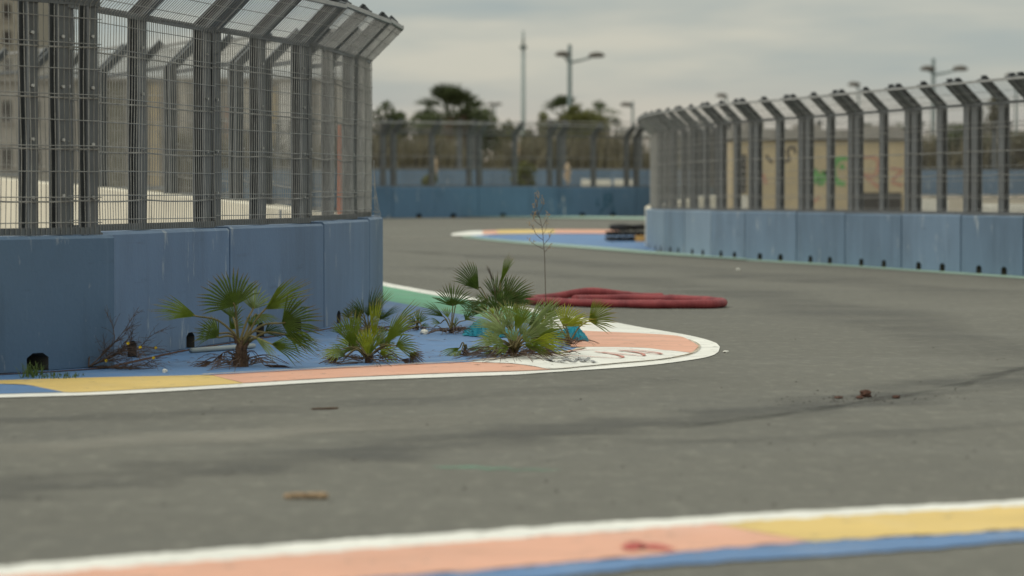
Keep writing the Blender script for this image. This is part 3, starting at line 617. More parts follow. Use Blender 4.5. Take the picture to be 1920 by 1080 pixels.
t2, b2 = palm('clump of three bright green fan palm shoots in front of the corner of the wall', (690, 681), 27.3, 0.05, [
    ((664, 652), (645, 584), 62, 12, 10, 'fm', .0, .0, .5), ((655, 650), (668, 578), 44, 9, 30, 'fm', .1, 0), ((690, 668), (684, 612), 50, 8, 20, 'fy', -.1, 0, .5),
    ((690, 668), (716, 620), 30, 6, 20, 'fm', -.12, 0, .5), ((700, 640), (705, 556), 26, 7, 30, 'fy', .1, 0), ((722, 645), (764, 588), 44, 11, 15, 'fm', .0, 0, .62),
    ((724, 634), (786, 578), 40, 9, 50, 'fm', .3, .3), ((742, 648), (786, 646), 100, 12, 30, 'fm', -.05, -.1), ((640, 655), (604, 672), 60, 10, 50, 'fy', -.05, -.1), ((640, 626), (624, 604), 90, 10, 30, 'fd', .3, 0),
    ((648, 668), (616, 650), 50, 9, 50, 'fp', -.1, -.1), ((768, 662), (794, 680), 110, 12, 30, 'fb', -.05, 0, .6), ((752, 674), (782, 682), 70, 8, 40, 'fb', -.1, 0, .6), ((636, 672), (598, 686), 60, 9, 50, 'fb', 0, 0), ((640, 680), (606, 690), 50, 7, 60, 'fb', -.1, 0)], 0.022, (8, 30, 46, 'fm', 'fy', 'fm'))
litter(t2, b2, .40, .8, 36, up=.05)
t3, b3 = palm('thin leaved dark fan palm growing right against the foot of the blue wall', (690, 614), 33.2, 0.04, [
    ((690, 594), (710, 532), 34, 8, 50, 'fd', 0, 0, .2), ((700, 590), (730, 538), 34, 8, 30, 'fm', .05, .1, .15), ((682, 590), (662, 556), 70, 9, 40, 'fd', 0, 0, .15), ((676, 596), (650, 566), 60, 8, 30, 'fd', .1, 0, .15), ((698, 600), (706, 560), 50, 7, 10, 'fm', 0, 0, .2), ((712, 600), (752, 570), 30, 6, 40, 'fd', .1, 0, .2), ((655, 596), (646, 575), 120, 10, 30, 'fd', .3, 0, .4)], 0.018, (5, 20, 34, 'fd', 'fm'))
litter(t3, b3, .45, .9, 40, up=.06)
t4, b4 = palm('smallest spiky fan palm seedling on the blue paint right of the wall corner', (782, 618), 34.0, 0.03, [
    ((780, 606), (766, 592), 60, 6, 20, 'fd'), ((783, 604), (786, 576), 60, 6, 20, 'fm'), ((786, 606), (800, 588), 60, 5, 20, 'fm'), ((777, 609), (762, 602), 60, 5, 20, 'fd'), ((790, 610), (806, 608), 60, 5, 40, 'fm')], 0.014)
litter(t4, b4, .22, .6, 20, up=.03)
t5, b5 = palm('slim upright fan palm in front of the green band', (846, 624), 33.2, 0.04, [
    ((849, 574), (846, 527), 150, 19, 12, 'fd', 0, 0, .38), ((832, 594), (790, 570), 46, 9, 45, 'fd', 0, 0, .35), ((840, 596), (834, 574), 70, 7, 20, 'fm'), ((852, 612), (858, 590), 30, 4, 10, 'fm'), ((872, 601), (886, 584), 100, 9, 15, 'fd', 0, 0, .55), ((826, 606), (806, 600), 50, 7, 50, 'fm'), ((856, 566), (890, 572), 44, 7, 50, 'fd', .1, .1)], 0.016)
litter(t5, b5, .32, .8, 45, up=.05)
t6, b6 = palm('dark tall fan palm with one upright spear leaf behind the teal cloth', (930, 612), 35.2, 0.06, [
    ((898, 544), (860, 494), 70, 14, 22, 'fd', 0, .0, .62), ((902, 540), (866, 534), 26, 5, 30, 'fd', .05, 0, .3), ((938, 532), (958, 475), 26, 8, 30, 'fm', .1, .0, .75), ((926, 530), (912, 494), 12, 3, 10, 'fb', .1, 0, .5),
    ((945, 566), (990, 522), 95, 17, 15, 'fd', -.1, 0, .55), ((930, 560), (932, 510), 90, 14, 15, 'fd', .1, 0, .4), ((950, 568), (1003, 548), 60, 12, 35, 'fd', -.2, 0, .5), ((915, 570), (885, 552), 80, 11, 40, 'fd', -.1, 0, .35), ((912, 580), (888, 572), 80, 10, 45, 'fd', -.2, 0, .4), ((936, 575), (960, 540), 110, 15, 30, 'fd', -.3, 0, .5), ((906, 566), (872, 572), 40, 8, 50, 'fd', 0, 0, .3), ((930, 582), (925, 545), 110, 14, 20, 'fd', -.35, 0, .5)], 0.03, (6, 36, 44, 'fd', 'fm'))
t7, b7 = palm('wide pale fan palm sprawling at the front edge of the island beside the teal cloth', (963, 668), 28.3, 0.06, [
    ((966, 622), (985, 566), 48, 11, 18, 'fm', 0, 0, .75), ((945, 620), (894, 584), 80, 14, 55, 'fp', .1, .2, .35), ((950, 626), (905, 606), 60, 12, 50, 'fp', -.1, .0, .35), ((935, 642), (896, 628), 70, 12, 55, 'fm', -.2, 0), ((955, 650), (920, 655), 60, 10, 50, 'fm', -.3, -.1),
    ((985, 626), (1052, 586), 60, 14, 45, 'fp', .2, .3, .35), ((990, 630), (1040, 610), 60, 12, 45, 'fp', -.1, .0, .35), ((1000, 634), (1070, 622), 60, 13, 55, 'fm', -.1, .1), ((1000, 640), (1066, 640), 60, 12, 50, 'fy', -.3, -.1), ((996, 648), (1032, 660), 60, 10, 50, 'fm', -.35, -.1),
    ((925, 590), (922, 574), 50, 6, 20, 'fy', .3, 0), ((952, 612), (950, 582), 110, 13, 25, 'fp', .2, 0), ((980, 606), (1000, 576), 80, 12, 30, 'fp', .35, .1), ((1012, 618), (1026, 590), 40, 7, 40, 'fy', .3, 0), ((968, 640), (950, 610), 90, 12, 30, 'fp', -.2, 0), ((980, 640), (1004, 612), 90, 12, 30, 'fp', -.25, 0),
    ((940, 612), (905, 570), 60, 12, 40, 'fp', .3, .2), ((958, 604), (948, 560), 70, 11, 25, 'fm', .4, .1), ((1000, 622), (1058, 600), 70, 13, 35, 'fp', .1, .2), ((990, 612), (1030, 570), 60, 12, 30, 'fp', .4, .2), ((945, 640), (908, 640), 80, 12, 45, 'fp', -.25, -.1), ((985, 650), (1024, 640), 80, 12, 45, 'fm', -.35, -.1), ((925, 652), (902, 662), 60, 9, 50, 'fm', -.2, 0),
    ((935, 664), (912, 676), 60, 8, 50, 'fb', -.1, 0), ((1012, 658), (1050, 666), 60, 8, 50, 'fb', 0, 0)], 0.03, (5, 40, 42, 'fp', 'fm', 'fp'))
litter(t7, b7, .60, 1.3, 80, up=.07)
t8, b8 = palm('yellow green fan palm on thin stalks leaning over the salmon block', (1068, 652), 30.6, 0.05, [
    ((1056, 612), (1080, 572), 120, 17, 14, 'fy', 0, 0, .62), ((1060, 610), (1112, 590), 40, 7, 20, 'fy', -.05, 0, .6), ((1030, 598), (1034, 556), 130, 19, 15, 'fm', .3, 0, .5), ((1104, 602), (1150, 576), 120, 18, 20, 'fm', .1, .05, .42), ((1040, 632), (1020, 610), 80, 10, 40, 'fm', .1, 0), ((1060, 642), (1090, 652), 50, 8, 60, 'fb', 0, 0)], 0.016)
litter(t8, b8, .30, .8, 35, m='wood_dk', up=.05)
t9, b9 = palm('tiny two leaf palm seedling lying low near the front of the island', (872, 668), 28.6, 0.05, [
    ((862, 652), (828, 668), 46, 9, 50, 'fm', 0, -.1), ((876, 654), (908, 652), 46, 9, 55, 'fm', 0, 0), ((866, 656), (845, 672), 40, 6, 50, 'fp', -.1, -.1)], 0.016)
litter(t9, b9, .16, .5, 16, up=.03)

# dry leaf bits blown over the island
b = MB()
for _ in range(260):
    t_ = rnd.random(); px = rnd.uniform(180, 1090); py = 664 + (1 - (px / 1090)) * 38 - abs(rnd.gauss(0, 22)) if rnd.random() < .7 else rnd.uniform(600, 690)
    if py < 700 - px * .155 and px < 620: continue
    g = G(px, py, 0.011); a = rnd.uniform(0, 3.14); L = rnd.uniform(.015, .07); dv = Vector((math.cos(a), math.sin(a), 0)) * L; s_ = Vector((-math.sin(a), math.cos(a), 0)) * rnd.uniform(.004, .011)
    b.add([g - dv, g - s_ + Vector((0, 0, .004)), g + dv + Vector((0, 0, rnd.uniform(0, .012))), g + s_ + Vector((0, 0, .004))], [(0, 1, 2, 3)])
tag(b.build('leaf_litter', 'wood_dk'), 'dry brown leaf bits scattered over the blue paint of the island', 'litter', kind='stuff')
# tall dry weed
wb = G(1023, 598); W = thing('dry_weed', wb, 'tall thin dry weed rising above the palms in front of the red hose', 'weed')
DW = wb.y
def wp(x, y, dd=0.0): return A(x, y, DW + dd)
b = MB(); st = spline([wb, wp(1023, 560), wp(1022, 520), wp(1021, 480), wp(1019, 456), wp(1017, 432), wp(1012, 408), wp(1006, 388), wp(1004, 365)], 4); k = len(st)
b.tube(st, [0.0052 - 0.0035 * i / k for i in range(k)], 5); stem = b.build('stem', 'twig', W)
tops = []
for line in ([(1019, 467), (1005, 460), (993, 450)], [(1021, 473), (1027, 466), (1033, 461)], [(1018, 450), (1006, 440), (998, 424), (991, 421)], [(1020, 458), (1030, 446), (1034, 434)], [(1017, 440), (1024, 428), (1026, 405)], [(1015, 423), (1004, 415), (998, 404)], [(1016, 428), (1023, 415), (1030, 404)], [(1012, 408), (1003, 400)], [(1006, 388), (1009, 372), (1008, 366)], [(1004, 396), (1003, 384)], [(1010, 402), (1018, 385), (1016, 376)]):
    b = MB(); sp = spline([wp(x, y, rnd.uniform(-.04, .04)) for x, y in line], 4); k = len(sp)
    b.tube(sp, [0.0032 - 0.002 * i / k for i in range(k)], 4); b.build('branch', 'twig', W); tops.append(sp[-1]); tops.append(sp[len(sp) // 2 + 1])
b = MB()
for p in tops + [wp(1004, 365), wp(1007, 378)]:
    for _ in range(6):
        q = p + Vector((rnd.gauss(0, .014), rnd.gauss(0, .014), rnd.gauss(0.005, .018)))
        b.tube([q, q + Vector((rnd.uniform(-.006, .006), 0, 0.012))], [0.005, 0.002], 4)
tag(b.build('seed_heads', 'wood', W), kind='stuff')

# dry twig bush with yellow flowers against the left wall
tb = G(166, 692); T = thing('dry_bush', tb, 'sprawling dry twig bush with yellow flowers at the foot of the left wall', 'bush')
def branch(b, p, dirv, L, r, lev):
    n = 4; pts = [p]; dv = dirv.normalized()
    for i in range(n):
        dv = (dv + Vector((rnd.gauss(0, .13), rnd.gauss(0, .13), rnd.gauss(-.01, .12)))).normalized(); q = pts[-1] + dv * L / n
        if q.z < 0.012: q.z = 0.012 + rnd.uniform(0, .01)
        pts.append(q)
    b.tube(pts, [r * (1 - .6 * i / n) for i in range(n + 1)], 4)
    if lev:
        for i in range(1, n + 1):
            for _ in range(2 if lev > 1 else 3):
                nd = (dv + Vector((rnd.gauss(0.1, .5), rnd.gauss(0, .5), rnd.gauss(.06, .42)))).normalized(); branch(b, pts[i], nd, L * rnd.uniform(.3, .62), r * .55, lev - 1)
for tx, ty, dd in ((207, 625, .3), (252, 612, .25), (300, 640, .1), (308, 672, -.2), (296, 690, -.5), (270, 660, .0), (240, 672, -.3)):
    b = MB(); q = A(tx, ty, tb.y + dd); branch(b, tb + Vector((0, 0, .015)), q - tb, (q - tb).length * .74, .0055, 2)
    b.build('branch', 'twig', T)
for fx, fy in ((240, 643.5), (263, 651), (199, 676), (288, 671), (292, 652)):
    b = MB(); c = A(fx, fy, tb.y - .05)
    for k in range(7):
        a = 6.283 * k / 7; e = Vector((math.cos(a), -.35, math.sin(a))) * .013; s_ = Vector((-math.sin(a), 0, math.cos(a))) * .006
        b.add([c, c + e * .7 - s_, c + e, c + e * .7 + s_], [(0, 1, 2, 3)])
    b.build('flower', 'flower', T)
def grass_tuft(label, px, py, w, n, hh):
    g = G(px, py); b = MB()
    for _ in range(n):
        p = g + Vector((rnd.uniform(-w, w), rnd.uniform(-.25, .25), 0.008)); a = rnd.uniform(0, 6.28); L = rnd.uniform(.4, 1) * hh; dv = Vector((math.cos(a) * .5, math.sin(a) * .5, 1)).normalized(); s_ = Vector((math.sin(a), -math.cos(a), 0)) * .004
        m_ = p + dv * L * .6; t_ = p + dv * L + Vector((math.cos(a), math.sin(a), -.3)) * L * .25
        b.add([p - s_, p + s_, m_ + s_ * .7, m_ - s_ * .7, t_], [(0, 1, 2, 3), (3, 2, 4)])
    return tag(b.build('grass_tuft', 'grass'), label, 'grass', kind='stuff')
grass_tuft('green grass sprouting from the pocket hole at the foot of the left wall', 60, 708, .05, 60, .15)
grass_tuft('low green grass along the foot of the left wall', 115, 709, .14, 90, .05)
# grey pipe at the foot of the wall
b = MB(); p0 = A(358, 659, 29.0); p1 = A(476, 643, 29.9); p0.z = p1.z = 0.03; b.tube([p0, p0.lerp(p1, .5), p1], 0.022, 8); tag(b.build('pipe', 'pipe', smooth=True), 'thin grey pipe lying along the foot of the blue wall', 'pipe')

# teal cloth, crumpled under the palms
b = MB(); nx, ny = 170, 50; c0, c1_ = G(868, 631), G(1102, 641); V = []
ph = [(rnd.uniform(8, 42), rnd.uniform(8, 42), rnd.uniform(0, 6)) for _ in range(12)]
for j in range(ny):
    for i in range(nx):
        s, t = i / (nx - 1), j / (ny - 1); q = c0.lerp(c1_, s); wdt = 1.6 * (0.75 + .25 * math.sin(s * 9))
        x = q.x + 0.012 * math.sin(t * 31 + i) ; y = q.y + (t - .12) * wdt + 0.10 * math.sin(s * 23) + .05 * math.sin(s * 57)
        edge = min(1, s * 12, (1 - s) * 12) * min(1, t * 9, (1 - t) * 9)
        zz = 0.0
        for oc, am in ((4.5, .55), (9, .3), (19, .22)):
            zz += am * (1 - abs(noise.noise(Vector((x * oc, y * oc * .45, oc)))) * 2.6)
        lump = 0.05 + 0.10 * math.exp(-((s - .16) / .11) ** 2) + 0.075 * math.exp(-((s - .91) / .075) ** 2)
        V.append((x, y, 0.014 + max(0.0, edge) ** .5 * lump * max(0.08, 0.2 + 1.1 * zz) * (1 - .3 * t)))
b.add(V, [(j * nx + i, j * nx + i + 1, (j + 1) * nx + i + 1, (j + 1) * nx + i) for j in range(ny - 1) for i in range(nx - 1)])
tag(b.build('cloth', 'cloth', smooth=True), 'crumpled teal cloth lying on the ground under the palms', 'cloth')

# folded red corrugated hose on the asphalt
hp = [(1078, 42.35, .054), (1100, 42.6, .054), (1180, 42.85, .054), (1250, 42.75, .054), (1300, 42.3, .054), (1338, 41.75, .054), (1356, 41.2, .054), (1347, 40.8, .054), (1322, 40.62, .054), (1250, 40.55, .054), (1150, 40.78, .054), (1050, 41.3, .054), (1008, 41.75, .054), (993, 42.2, .054), (1006, 42.6, .054), (1042, 42.9, .075), (1080, 43.05, .115), (1112, 43.1, .130), (1150, 43.2, .105), (1192, 43.5, .06), (1242, 43.6, .054)]
pts = resample(spline([((px - 960) / F * y, y, z) for px, y, z in hp], 12), 620)
b = MB(); b.tube(pts, [0.0510 + 0.0026 * math.sin(i * 2.0) + 0.0022 * math.sin(i * .13) + 0.0018 * math.sin(i * .047 + 1) + (0.004 if i % 97 < 5 else 0) for i in range(620)], 14)
tag(b.build('hose', 'red', smooth=True), 'thick red corrugated hose folded on the asphalt behind the palms', 'hose')

# litter on the track
def lump(name, m, label, cat, px, py, sx, sy, sz, group=None, seed=0):
    g = G(px, py); r_ = random.Random(seed); b = MB(); n, k = 9, 6; V = []
    for j in range(k + 1):
        th = math.pi * j / k
        for i in range(n):
            a = 6.283 * i / n; q = r_.uniform(.7, 1.2); V.append((g.x + sx * math.sin(th) * math.cos(a) * q, g.y + sy * math.sin(th) * math.sin(a) * q, max(g.z + 0.001, g.z + sz * .8 - sz * math.cos(th) * q)))
    b.add(V, [(j * n + i, j * n + (i + 1) % n, (j + 1) * n + (i + 1) % n, (j + 1) * n + i) for j in range(k) for i in range(n)])
    return tag(b.build(name, m), label, cat, group)
lump('soil_clod', 'clod', 'largest brown clod of soil on the asphalt', 'soil', 1623, 745, .042, .07, .028, seed=1)
lump('soil_clod', 'clod', 'dark flat clod right of the largest clod', 'soil', 1680, 747, .03, .05, .012, seed=2)
lump('soil_clod', 'clod', 'brown crumb touching the left side of the largest clod', 'soil', 1612, 748, .024, .05, .012, seed=3)
lump('soil_clod', 'clod', 'reddish crumbled soil left of the largest clod', 'soil', 1572, 747, .03, .06, .009, seed=4)
grit = MB()
for _ in range(330):
    if rnd.random() < .45: px, py = rnd.gauss(1630, 75), rnd.gauss(747, 7)
    else: px, py = rnd.uniform(0, 1920), rnd.uniform(590, 960)
    g = G(px, py)
    if py > 640 and py < 745 and px < 1350: continue
    s = rnd.uniform(.003, .0095); P = [g + Vector((s * math.cos(a) * rnd.uniform(.7, 1.4), s * 2 * math.sin(a), 0.002)) for a in (0, 1.25, 2.5, 3.8, 5)] + [g + Vector((0, 0, s * 1.1))]
    grit.add(P, [(i, (i + 1) % 5, 5) for i in range(5)])
tag(grit.build('grit', 'stone_dk'), 'scattered dark crumbs of grit over the asphalt', 'grit', kind='stuff')
lump('pebble', 'stone', 'pale flat pebble just beyond the white tip of the kerb', 'stone', 1361, 661, .026, .05, .010, seed=8)
lump('pebble', 'stone', 'white pebble on the track before the right wall', 'stone', 1383, 508, .035, .06, .03, seed=9)
lump('crushed_can', 'stone', 'small crumpled pale green wrapper on the blue paint', 'litter', 795, 628, .045, .08, .03, seed=12)
lump('pebble', 'stone', 'small pale stone on the blue paint below the dry bush', 'stone', 309, 700, .02, .03, .02, seed=13)
def stick(name, m, label, px0, px1, r, cat='stick', flat=0.5):
    a, c = G(*px0), G(*px1); b = MB(); n = 9; pts = [a.lerp(c, i / (n - 1)) + Vector((0, rnd.uniform(-.01, .01), r * .9 + rnd.uniform(0, r * .3))) for i in range(n)]
    b.tube(pts, [r * rnd.uniform(.75, 1.1) * (0.8 if i in (0, n - 1) else 1) for i in range(n)], 8); return tag(b.build(name, m), label, cat)
stick('wood_piece', 'wood', 'tan splinter of wood on the asphalt near the bottom of the photo', (533, 938), (614, 936), .016)
stick('stick', 'wood_dk', 'short dark stick on the asphalt in front of the salmon band', (585, 769), (634, 767), .007)
stick('stick', 'twig_pale', 'dry stalk reaching from the teal cloth across the salmon block', (1100, 634), (1157, 628), .006)
stick('stick', 'twig_pale', 'lower dry stalk lying straight across the salmon block', (1098, 634), (1176, 638), .005)
stick('stick', 'twig_pale', 'long dry stalk on the blue paint beside the tiny seedling', (745, 662), (850, 661), .004)

# ------------------------------------------------------------------ black pallets at the end of the right wall
pb = G(1180, 454)
for lv, (dx, rz) in enumerate(((0, .08), (.05, -.22))):
    z0 = pb.z + 0.02 + lv * 0.152
    P = thing('pallet', (pb.x + dx, pb.y + .5, z0), ('bottom', 'top')[lv] + ' black pallet of the pile beside the end of the right wall', 'pallet', 'black pallets')
    P.rotation_euler.z = rz; ORG[P.name] = Vector((0, 0, 0))
    for k in range(4):
        b = MB(); b.box((-.48 + .32 * k, 0, .045), (.115, 0, 0), (0, .5, 0), (0, 0, .045)); o = b.build('runner', 'black', P)
    for k in range(6):
        b = MB(); b.box((0, -.43 + .172 * k, .105), (.6, 0, 0), (0, .065, 0), (0, 0, .014)); b.build('slat', 'black', P)
def tyre(label, c, rz, tilt):
    t = thing('tyre', c, label, 'tyre', 'old tyres on the black pallets'); t.rotation_euler = (tilt, 0, rz); ORG[t.name] = Vector((0, 0, 0)); b = MB(); n, prof_ = 22, [(.17, .03), (.19, .0), (.27, .0), (.30, .03), (.30, .13), (.27, .16), (.19, .16), (.17, .13)]; V = []
    for i in range(n):
        a = 6.2832 * i / n; V += [(r * math.cos(a), r * math.sin(a), z) for r, z in prof_]
    b.add(V, [(i * 8 + j, ((i + 1) % n) * 8 + j, ((i + 1) % n) * 8 + (j + 1) % 8, i * 8 + (j + 1) % 8) for i in range(n) for j in range(8)]); o = b.build('carcass', 'black', t); o.location = (0, 0, 0); b = MB()
    for i in range(n): a = 6.2832 * i / n; b.box((.305 * math.cos(a), .305 * math.sin(a), .08), (.008 * math.cos(a), .008 * math.sin(a), 0), (-.02 * math.sin(a), .02 * math.cos(a), 0), (0, 0, .04))
    o = b.build('tread', 'black', t); o.location = (0, 0, .04); tag(o, kind='stuff')
tyre('old black tyre lying on the left of the pallet pile', (pb.x - .22, pb.y + .35, pb.z + .325), 0, .06)
tyre('old black tyre lying on the right of the pallet pile', (pb.x + .36, pb.y + .5, pb.z + .325), 1, -.05)
def crate(label, m, c, sx, sy, sz, name='crate', cat='crate'):
    t = thing(name, c, label, cat); b = MB(); c = Vector(c)
    b.box(c + Vector((0, 0, .015)), (sx, 0, 0), (0, sy, 0), (0, 0, .015))
    for s in (-1, 1):
        b.box(c + Vector((s * sx, 0, sz + .03)), (.012, 0, 0), (0, sy + .012, 0), (0, 0, sz)); b.box(c + Vector((0, s * sy, sz + .03)), (sx - .013, 0, 0), (0, .012, 0), (0, 0, sz))
    b.build('body', m, t); b = MB()
    for s in (-1, 1): b.box(c + Vector((0, s * sy, sz * 2 + .05)), (sx + .02, 0, 0), (0, .02, 0), (0, 0, .02))
    b.build('rim', m, t); return t
pf = A(1200, 446, pb.y - .28); crate('small ochre box in front of the black pallets', 'ochre', (pf.x, pf.y, h(pf.x, pf.y)), .11, .1, .06)
# orange post inside the left fence
g = A(637, 400, 41.2); b = MB(); T_ = thing('marker_post', (g.x, g.y, h(g.x, g.y)), 'slim orange post standing behind the left fence', 'post')
b.tube([(g.x, g.y, h(g.x, g.y)), (g.x, g.y, 1.2), (g.x, g.y, 2.2)], [.035, .03, .026], 8); b.build('tube', 'orange', T_); b = MB(); b.box((g.x, g.y, h(g.x, g.y) + .03), (.12, 0, 0), (0, .12, 0), (0, 0, .03)); b.build('foot', 'black', T_)

# ------------------------------------------------------------------ buildings behind the fences
def boxpart(name, m, parent, x0, x1, y0, y1, z0, z1):
    b = MB(); b.box(((x0 + x1) / 2, (y0 + y1) / 2, (z0 + z1) / 2), ((x1 - x0) / 2, 0, 0), (0, (y1 - y0) / 2, 0), (0, 0, (z1 - z0) / 2)); return b.build(name, m, parent)
D = 120.0
def X(px, y=D): return (px - 960) / F * y
def Z(py, y=D): return CH + (HY - py) / F * y
B = thing('building', (X(1540), D + 3, .55), 'small beige building with graffiti behind the right fence', 'building')
boxpart('wall', 'b_wall', B, X(1372), X(1700), D, D + 7, .5, Z(264)); boxpart('cornice', 'b_dark', B, X(1370), X(1702), D - .04, D + 7.04, Z(264), Z(261))
boxpart('roof', 'b_trim', B, X(1366), X(1706), D - .12, D + 7.1, Z(261) + .001, Z(243))
for k, (a, c_) in enumerate(((1400, 1440), (1500, 1548), (1620, 1700))): boxpart('roof_unit', 'b_trim', B, X(a), X(c_), D + 2, D + 4, Z(243) + .001, Z(243) + (.35, .22, .18)[k])
wn_ = boxpart('window', 'b_dark', B, X(1379), X(1399), D - .02, D + .1, Z(362), Z(290))
for k in range(6): z = Z(362) + (Z(290) - Z(362)) * (k + .5) / 6; boxpart('louvre', 'b_trim', wn_, X(1380), X(1398), D - .05, D - .025, z - .02, z + .02)
dr = boxpart('door', 'b_dark', B, X(1612), X(1690), D - .02, D + .1, .56, Z(361)); boxpart('frame', 'b_trim', dr, X(1648), X(1652), D - .06, D - .025, .56, Z(361))
class On:
    normal = Vector((0, -1, 0))
    def __call__(s, px, py): return Vector((X(px), D - .004, Z(py)))
on = On()
ribbon('graffiti', 'g_black', B, [[(1436, 291), (1444, 302), (1449, 305)], [(1466, 290), (1470, 302), (1480, 300), (1476, 284), (1486, 276), (1492, 288)]], .09, 0, on=on)
ribbon('graffiti', 'g_green', B, [[(1530, 344), (1527, 318), (1536, 340), (1545, 322), (1540, 345), (1530, 330)], [(1588, 297), (1570, 300), (1563, 320), (1568, 340), (1584, 345)], [(1574, 314), (1583, 312)], [(1526, 320), (1535, 343), (1543, 326)]], .2, 0, on=on)
ribbon('graffiti', 'g_pink', B, [[(1430, 326), (1436, 345)], [(1516, 386), (1530, 374), (1538, 370)], [(1620, 294), (1645, 300), (1640, 330), (1620, 328), (1648, 352)], [(1668, 316), (1690, 320), (1672, 340), (1692, 348)]], .11, 0, on=on)
# cream blocks stored behind the fences
for lab, px0, px1, pyt, y in (('cream concrete block left of the beige building behind the right fence', 1310, 1332, 368, 100), ('cream concrete block under the louvred window of the beige building', 1378, 1402, 366, 104), ('broken cream wall piece right of the beige building', 1704, 1778, 374, 92), ('long cream block at the right edge of the photo behind the fence', 1836, 1990, 383, 88), ('long white block beyond the far fence', 1090, 1146, 336, 133), ('short white block beyond the far fence beside the long one', 1152, 1186, 336, 133.5)):
    b = MB(); x0, x1 = X(px0, y), X(px1, y); z0 = h(x0, y) - .01; z1 = max(Z(pyt, y), z0 + .4)
    P = [(x0, y, z0), (x1, y, z0), (x1, y, z1 - .03), (x1 - .02, y + .02, z1), (x0 + .02, y + .02, z1), (x0, y, z1 - .03)]; Q = [(p[0], y + .5 - (p[1] - y), p[2]) for p in P]; n = 6
    b.add(P + Q, [tuple(range(n)), tuple(range(2 * n - 1, n - 1, -1))] + [(i, i + n, (i + 1) % n + n, (i + 1) % n) for i in range(n)]); tag(b.build('concrete_block', 'whiteblk'), lab, 'block')
# second barrier beyond the far fence
J_2 = [(-14, 150), (-10, 150.3), (-6, 150.6), (-2, 151), (2, 151.4), (6, 151.8), (10, 152.2), (14, 152.6), (18, 153), (22, 153.4), (26, 153.8)]
barrier('pale blue barrier wall in the distance behind the far fence', J_2, 1, 1.1, ('w_blue_pale', 'concrete'), notches=False)
make_fence('distant thin fence standing behind the far fence', J_2, 1, 0.5, 0.004, 1.1, 0.3, 0, False, cables=False, hstep=0.6, mid=False)
# buildings seen through the left fence
def windows(parent, m, x0, x1, z0, z1, nx, nz, y, fx=.5, fz=.55):
    for i in range(nx):
        for j in range(nz):
            cx = x0 + (x1 - x0) * (i + .5) / nx; cz = z0 + (z1 - z0) * (j + .5) / nz; a = (x1 - x0) / nx * fx / 2; c = (z1 - z0) / nz * fz / 2
            w_ = boxpart('window', m, parent, cx - a, cx + a, y - .03, y + .05, cz - c, cz + c); boxpart('sill', 'b_trim', w_, cx - a - .1, cx + a + .1, y - .2, y - .035, cz - c - .12, cz - c)
y = 330.0; t = thing('apartment_building', (X(10, y), y + 8, 1.3), 'tall apartment block with dark windows seen through the left fence', 'building')
boxpart('wall', 'b_apart', t, X(-160, y), X(64, y), y, y + 16, 1.2, Z(-60, y)); boxpart('roof', 'b_trim', t, X(-164, y), X(68, y), y - .3, y + 16.3, Z(-60, y) + .001, Z(-66, y)); windows(t, 'b_dark', X(-150, y), X(60, y), 2, Z(-55, y), 7, 8, y)
y = 210.0; t = thing('warehouse', (X(420, y), y + 10, 1.3), 'long low grey warehouse seen through the left fence', 'building')
boxpart('wall', 'b_shed', t, X(-300, y), X(668, y), y, y + 18, 1.2, Z(152, y)); boxpart('roof', 'b_trim', t, X(-304, y), X(672, y), y - .3, y + 18.3, Z(152, y) + .001, Z(146, y)); windows(t, 'b_dark', X(-280, y), X(200, y), 2.2, Z(165, y), 9, 2, y, .35, .45)
for k, (a, c_, mm, tp) in enumerate(((205, 232, 'leaf_pale', 150), (240, 268, 'b_trim', 160), (282, 300, 'b_wall', 158), (308, 330, 'b_terra', 170), (336, 352, 'b_shed2', 152), (362, 392, 'b_trim', 175), (424, 446, 'b_terra', 200), (450, 470, 'b_shed2', 160), (500, 520, 'b_wall', 165), (524, 548, 'b_white', 152.5), (560, 590, 'b_trim', 180), (600, 664, 'b_shed2', 156))):
    boxpart('facade_panel', mm, t, X(a, y), X(c_, y), y - .12, y - .02, 1.25, Z(tp, y))
y = 180.0; t = thing('open_canopy', (X(1188, y), y + 3, 1.36), 'white flat roofed canopy beyond the far fence beside the right wall', 'building')
boxpart('roof', 'b_white', t, X(1158, y), X(1222, y), y, y + 5, Z(258, y), Z(240, y)); 
for px in (1162, 1190, 1218): boxpart('column', 'b_white', t, X(px, y) - .08, X(px, y) + .08, y + .3, y + .46, 1.3, Z(258, y) - .001)

# ------------------------------------------------------------------ lamps and masts
def lamp(label, px, top, y, heads, r=0.11):
    x = X(px, y); z0 = h(x, y) - .05; z1 = Z(top, y); t = thing('street_lamp', (x, y, z0), label, 'street lamp')
    b = MB(); b.tube([(x, y, z0), (x, y, z0 + 1.2), (x, y, z0 + 1.25), (x, y, z1)], [r * 1.7, r * 1.6, r * 1.1, r * .75], 10); b.build('pole', 'pole', t, True)
    for hx, hy, az in heads:
        c = Vector((X(hx, y), y, Z(hy, y))); s = Vector((x, y, Z(az, y)))
        b = MB(); b.tube([s, s.lerp(c, .5) + Vector((0, 0, -.03)), c], [.07, .055, .05], 6); arm = b.build('arm', 'pole', t)
        b = MB(); V = []; n = 12; sg = 1 if hx > px else -1
        rings = [(-.44, .03, .0), (-.32, .16, .02), (0, .23, .03), (.3, .19, .02), (.46, .05, .0)]
        for ox, rw, oz in rings:
            for i in range(n):
                a = 6.283 * i / n; V.append(c + Vector((sg * ox, rw * math.cos(a), oz + (.17 if math.sin(a) > 0 else .13) * math.sin(a) * rw / .21)))
        b.add(V, [(j * n + i, j * n + (i + 1) % n, (j + 1) * n + (i + 1) % n, (j + 1) * n + i) for j in range(4) for i in range(n)] + [tuple(range(n - 1, -1, -1)), tuple(4 * n + i for i in range(n))]); b.build('lamp_head', 'lamp_head', t, True)
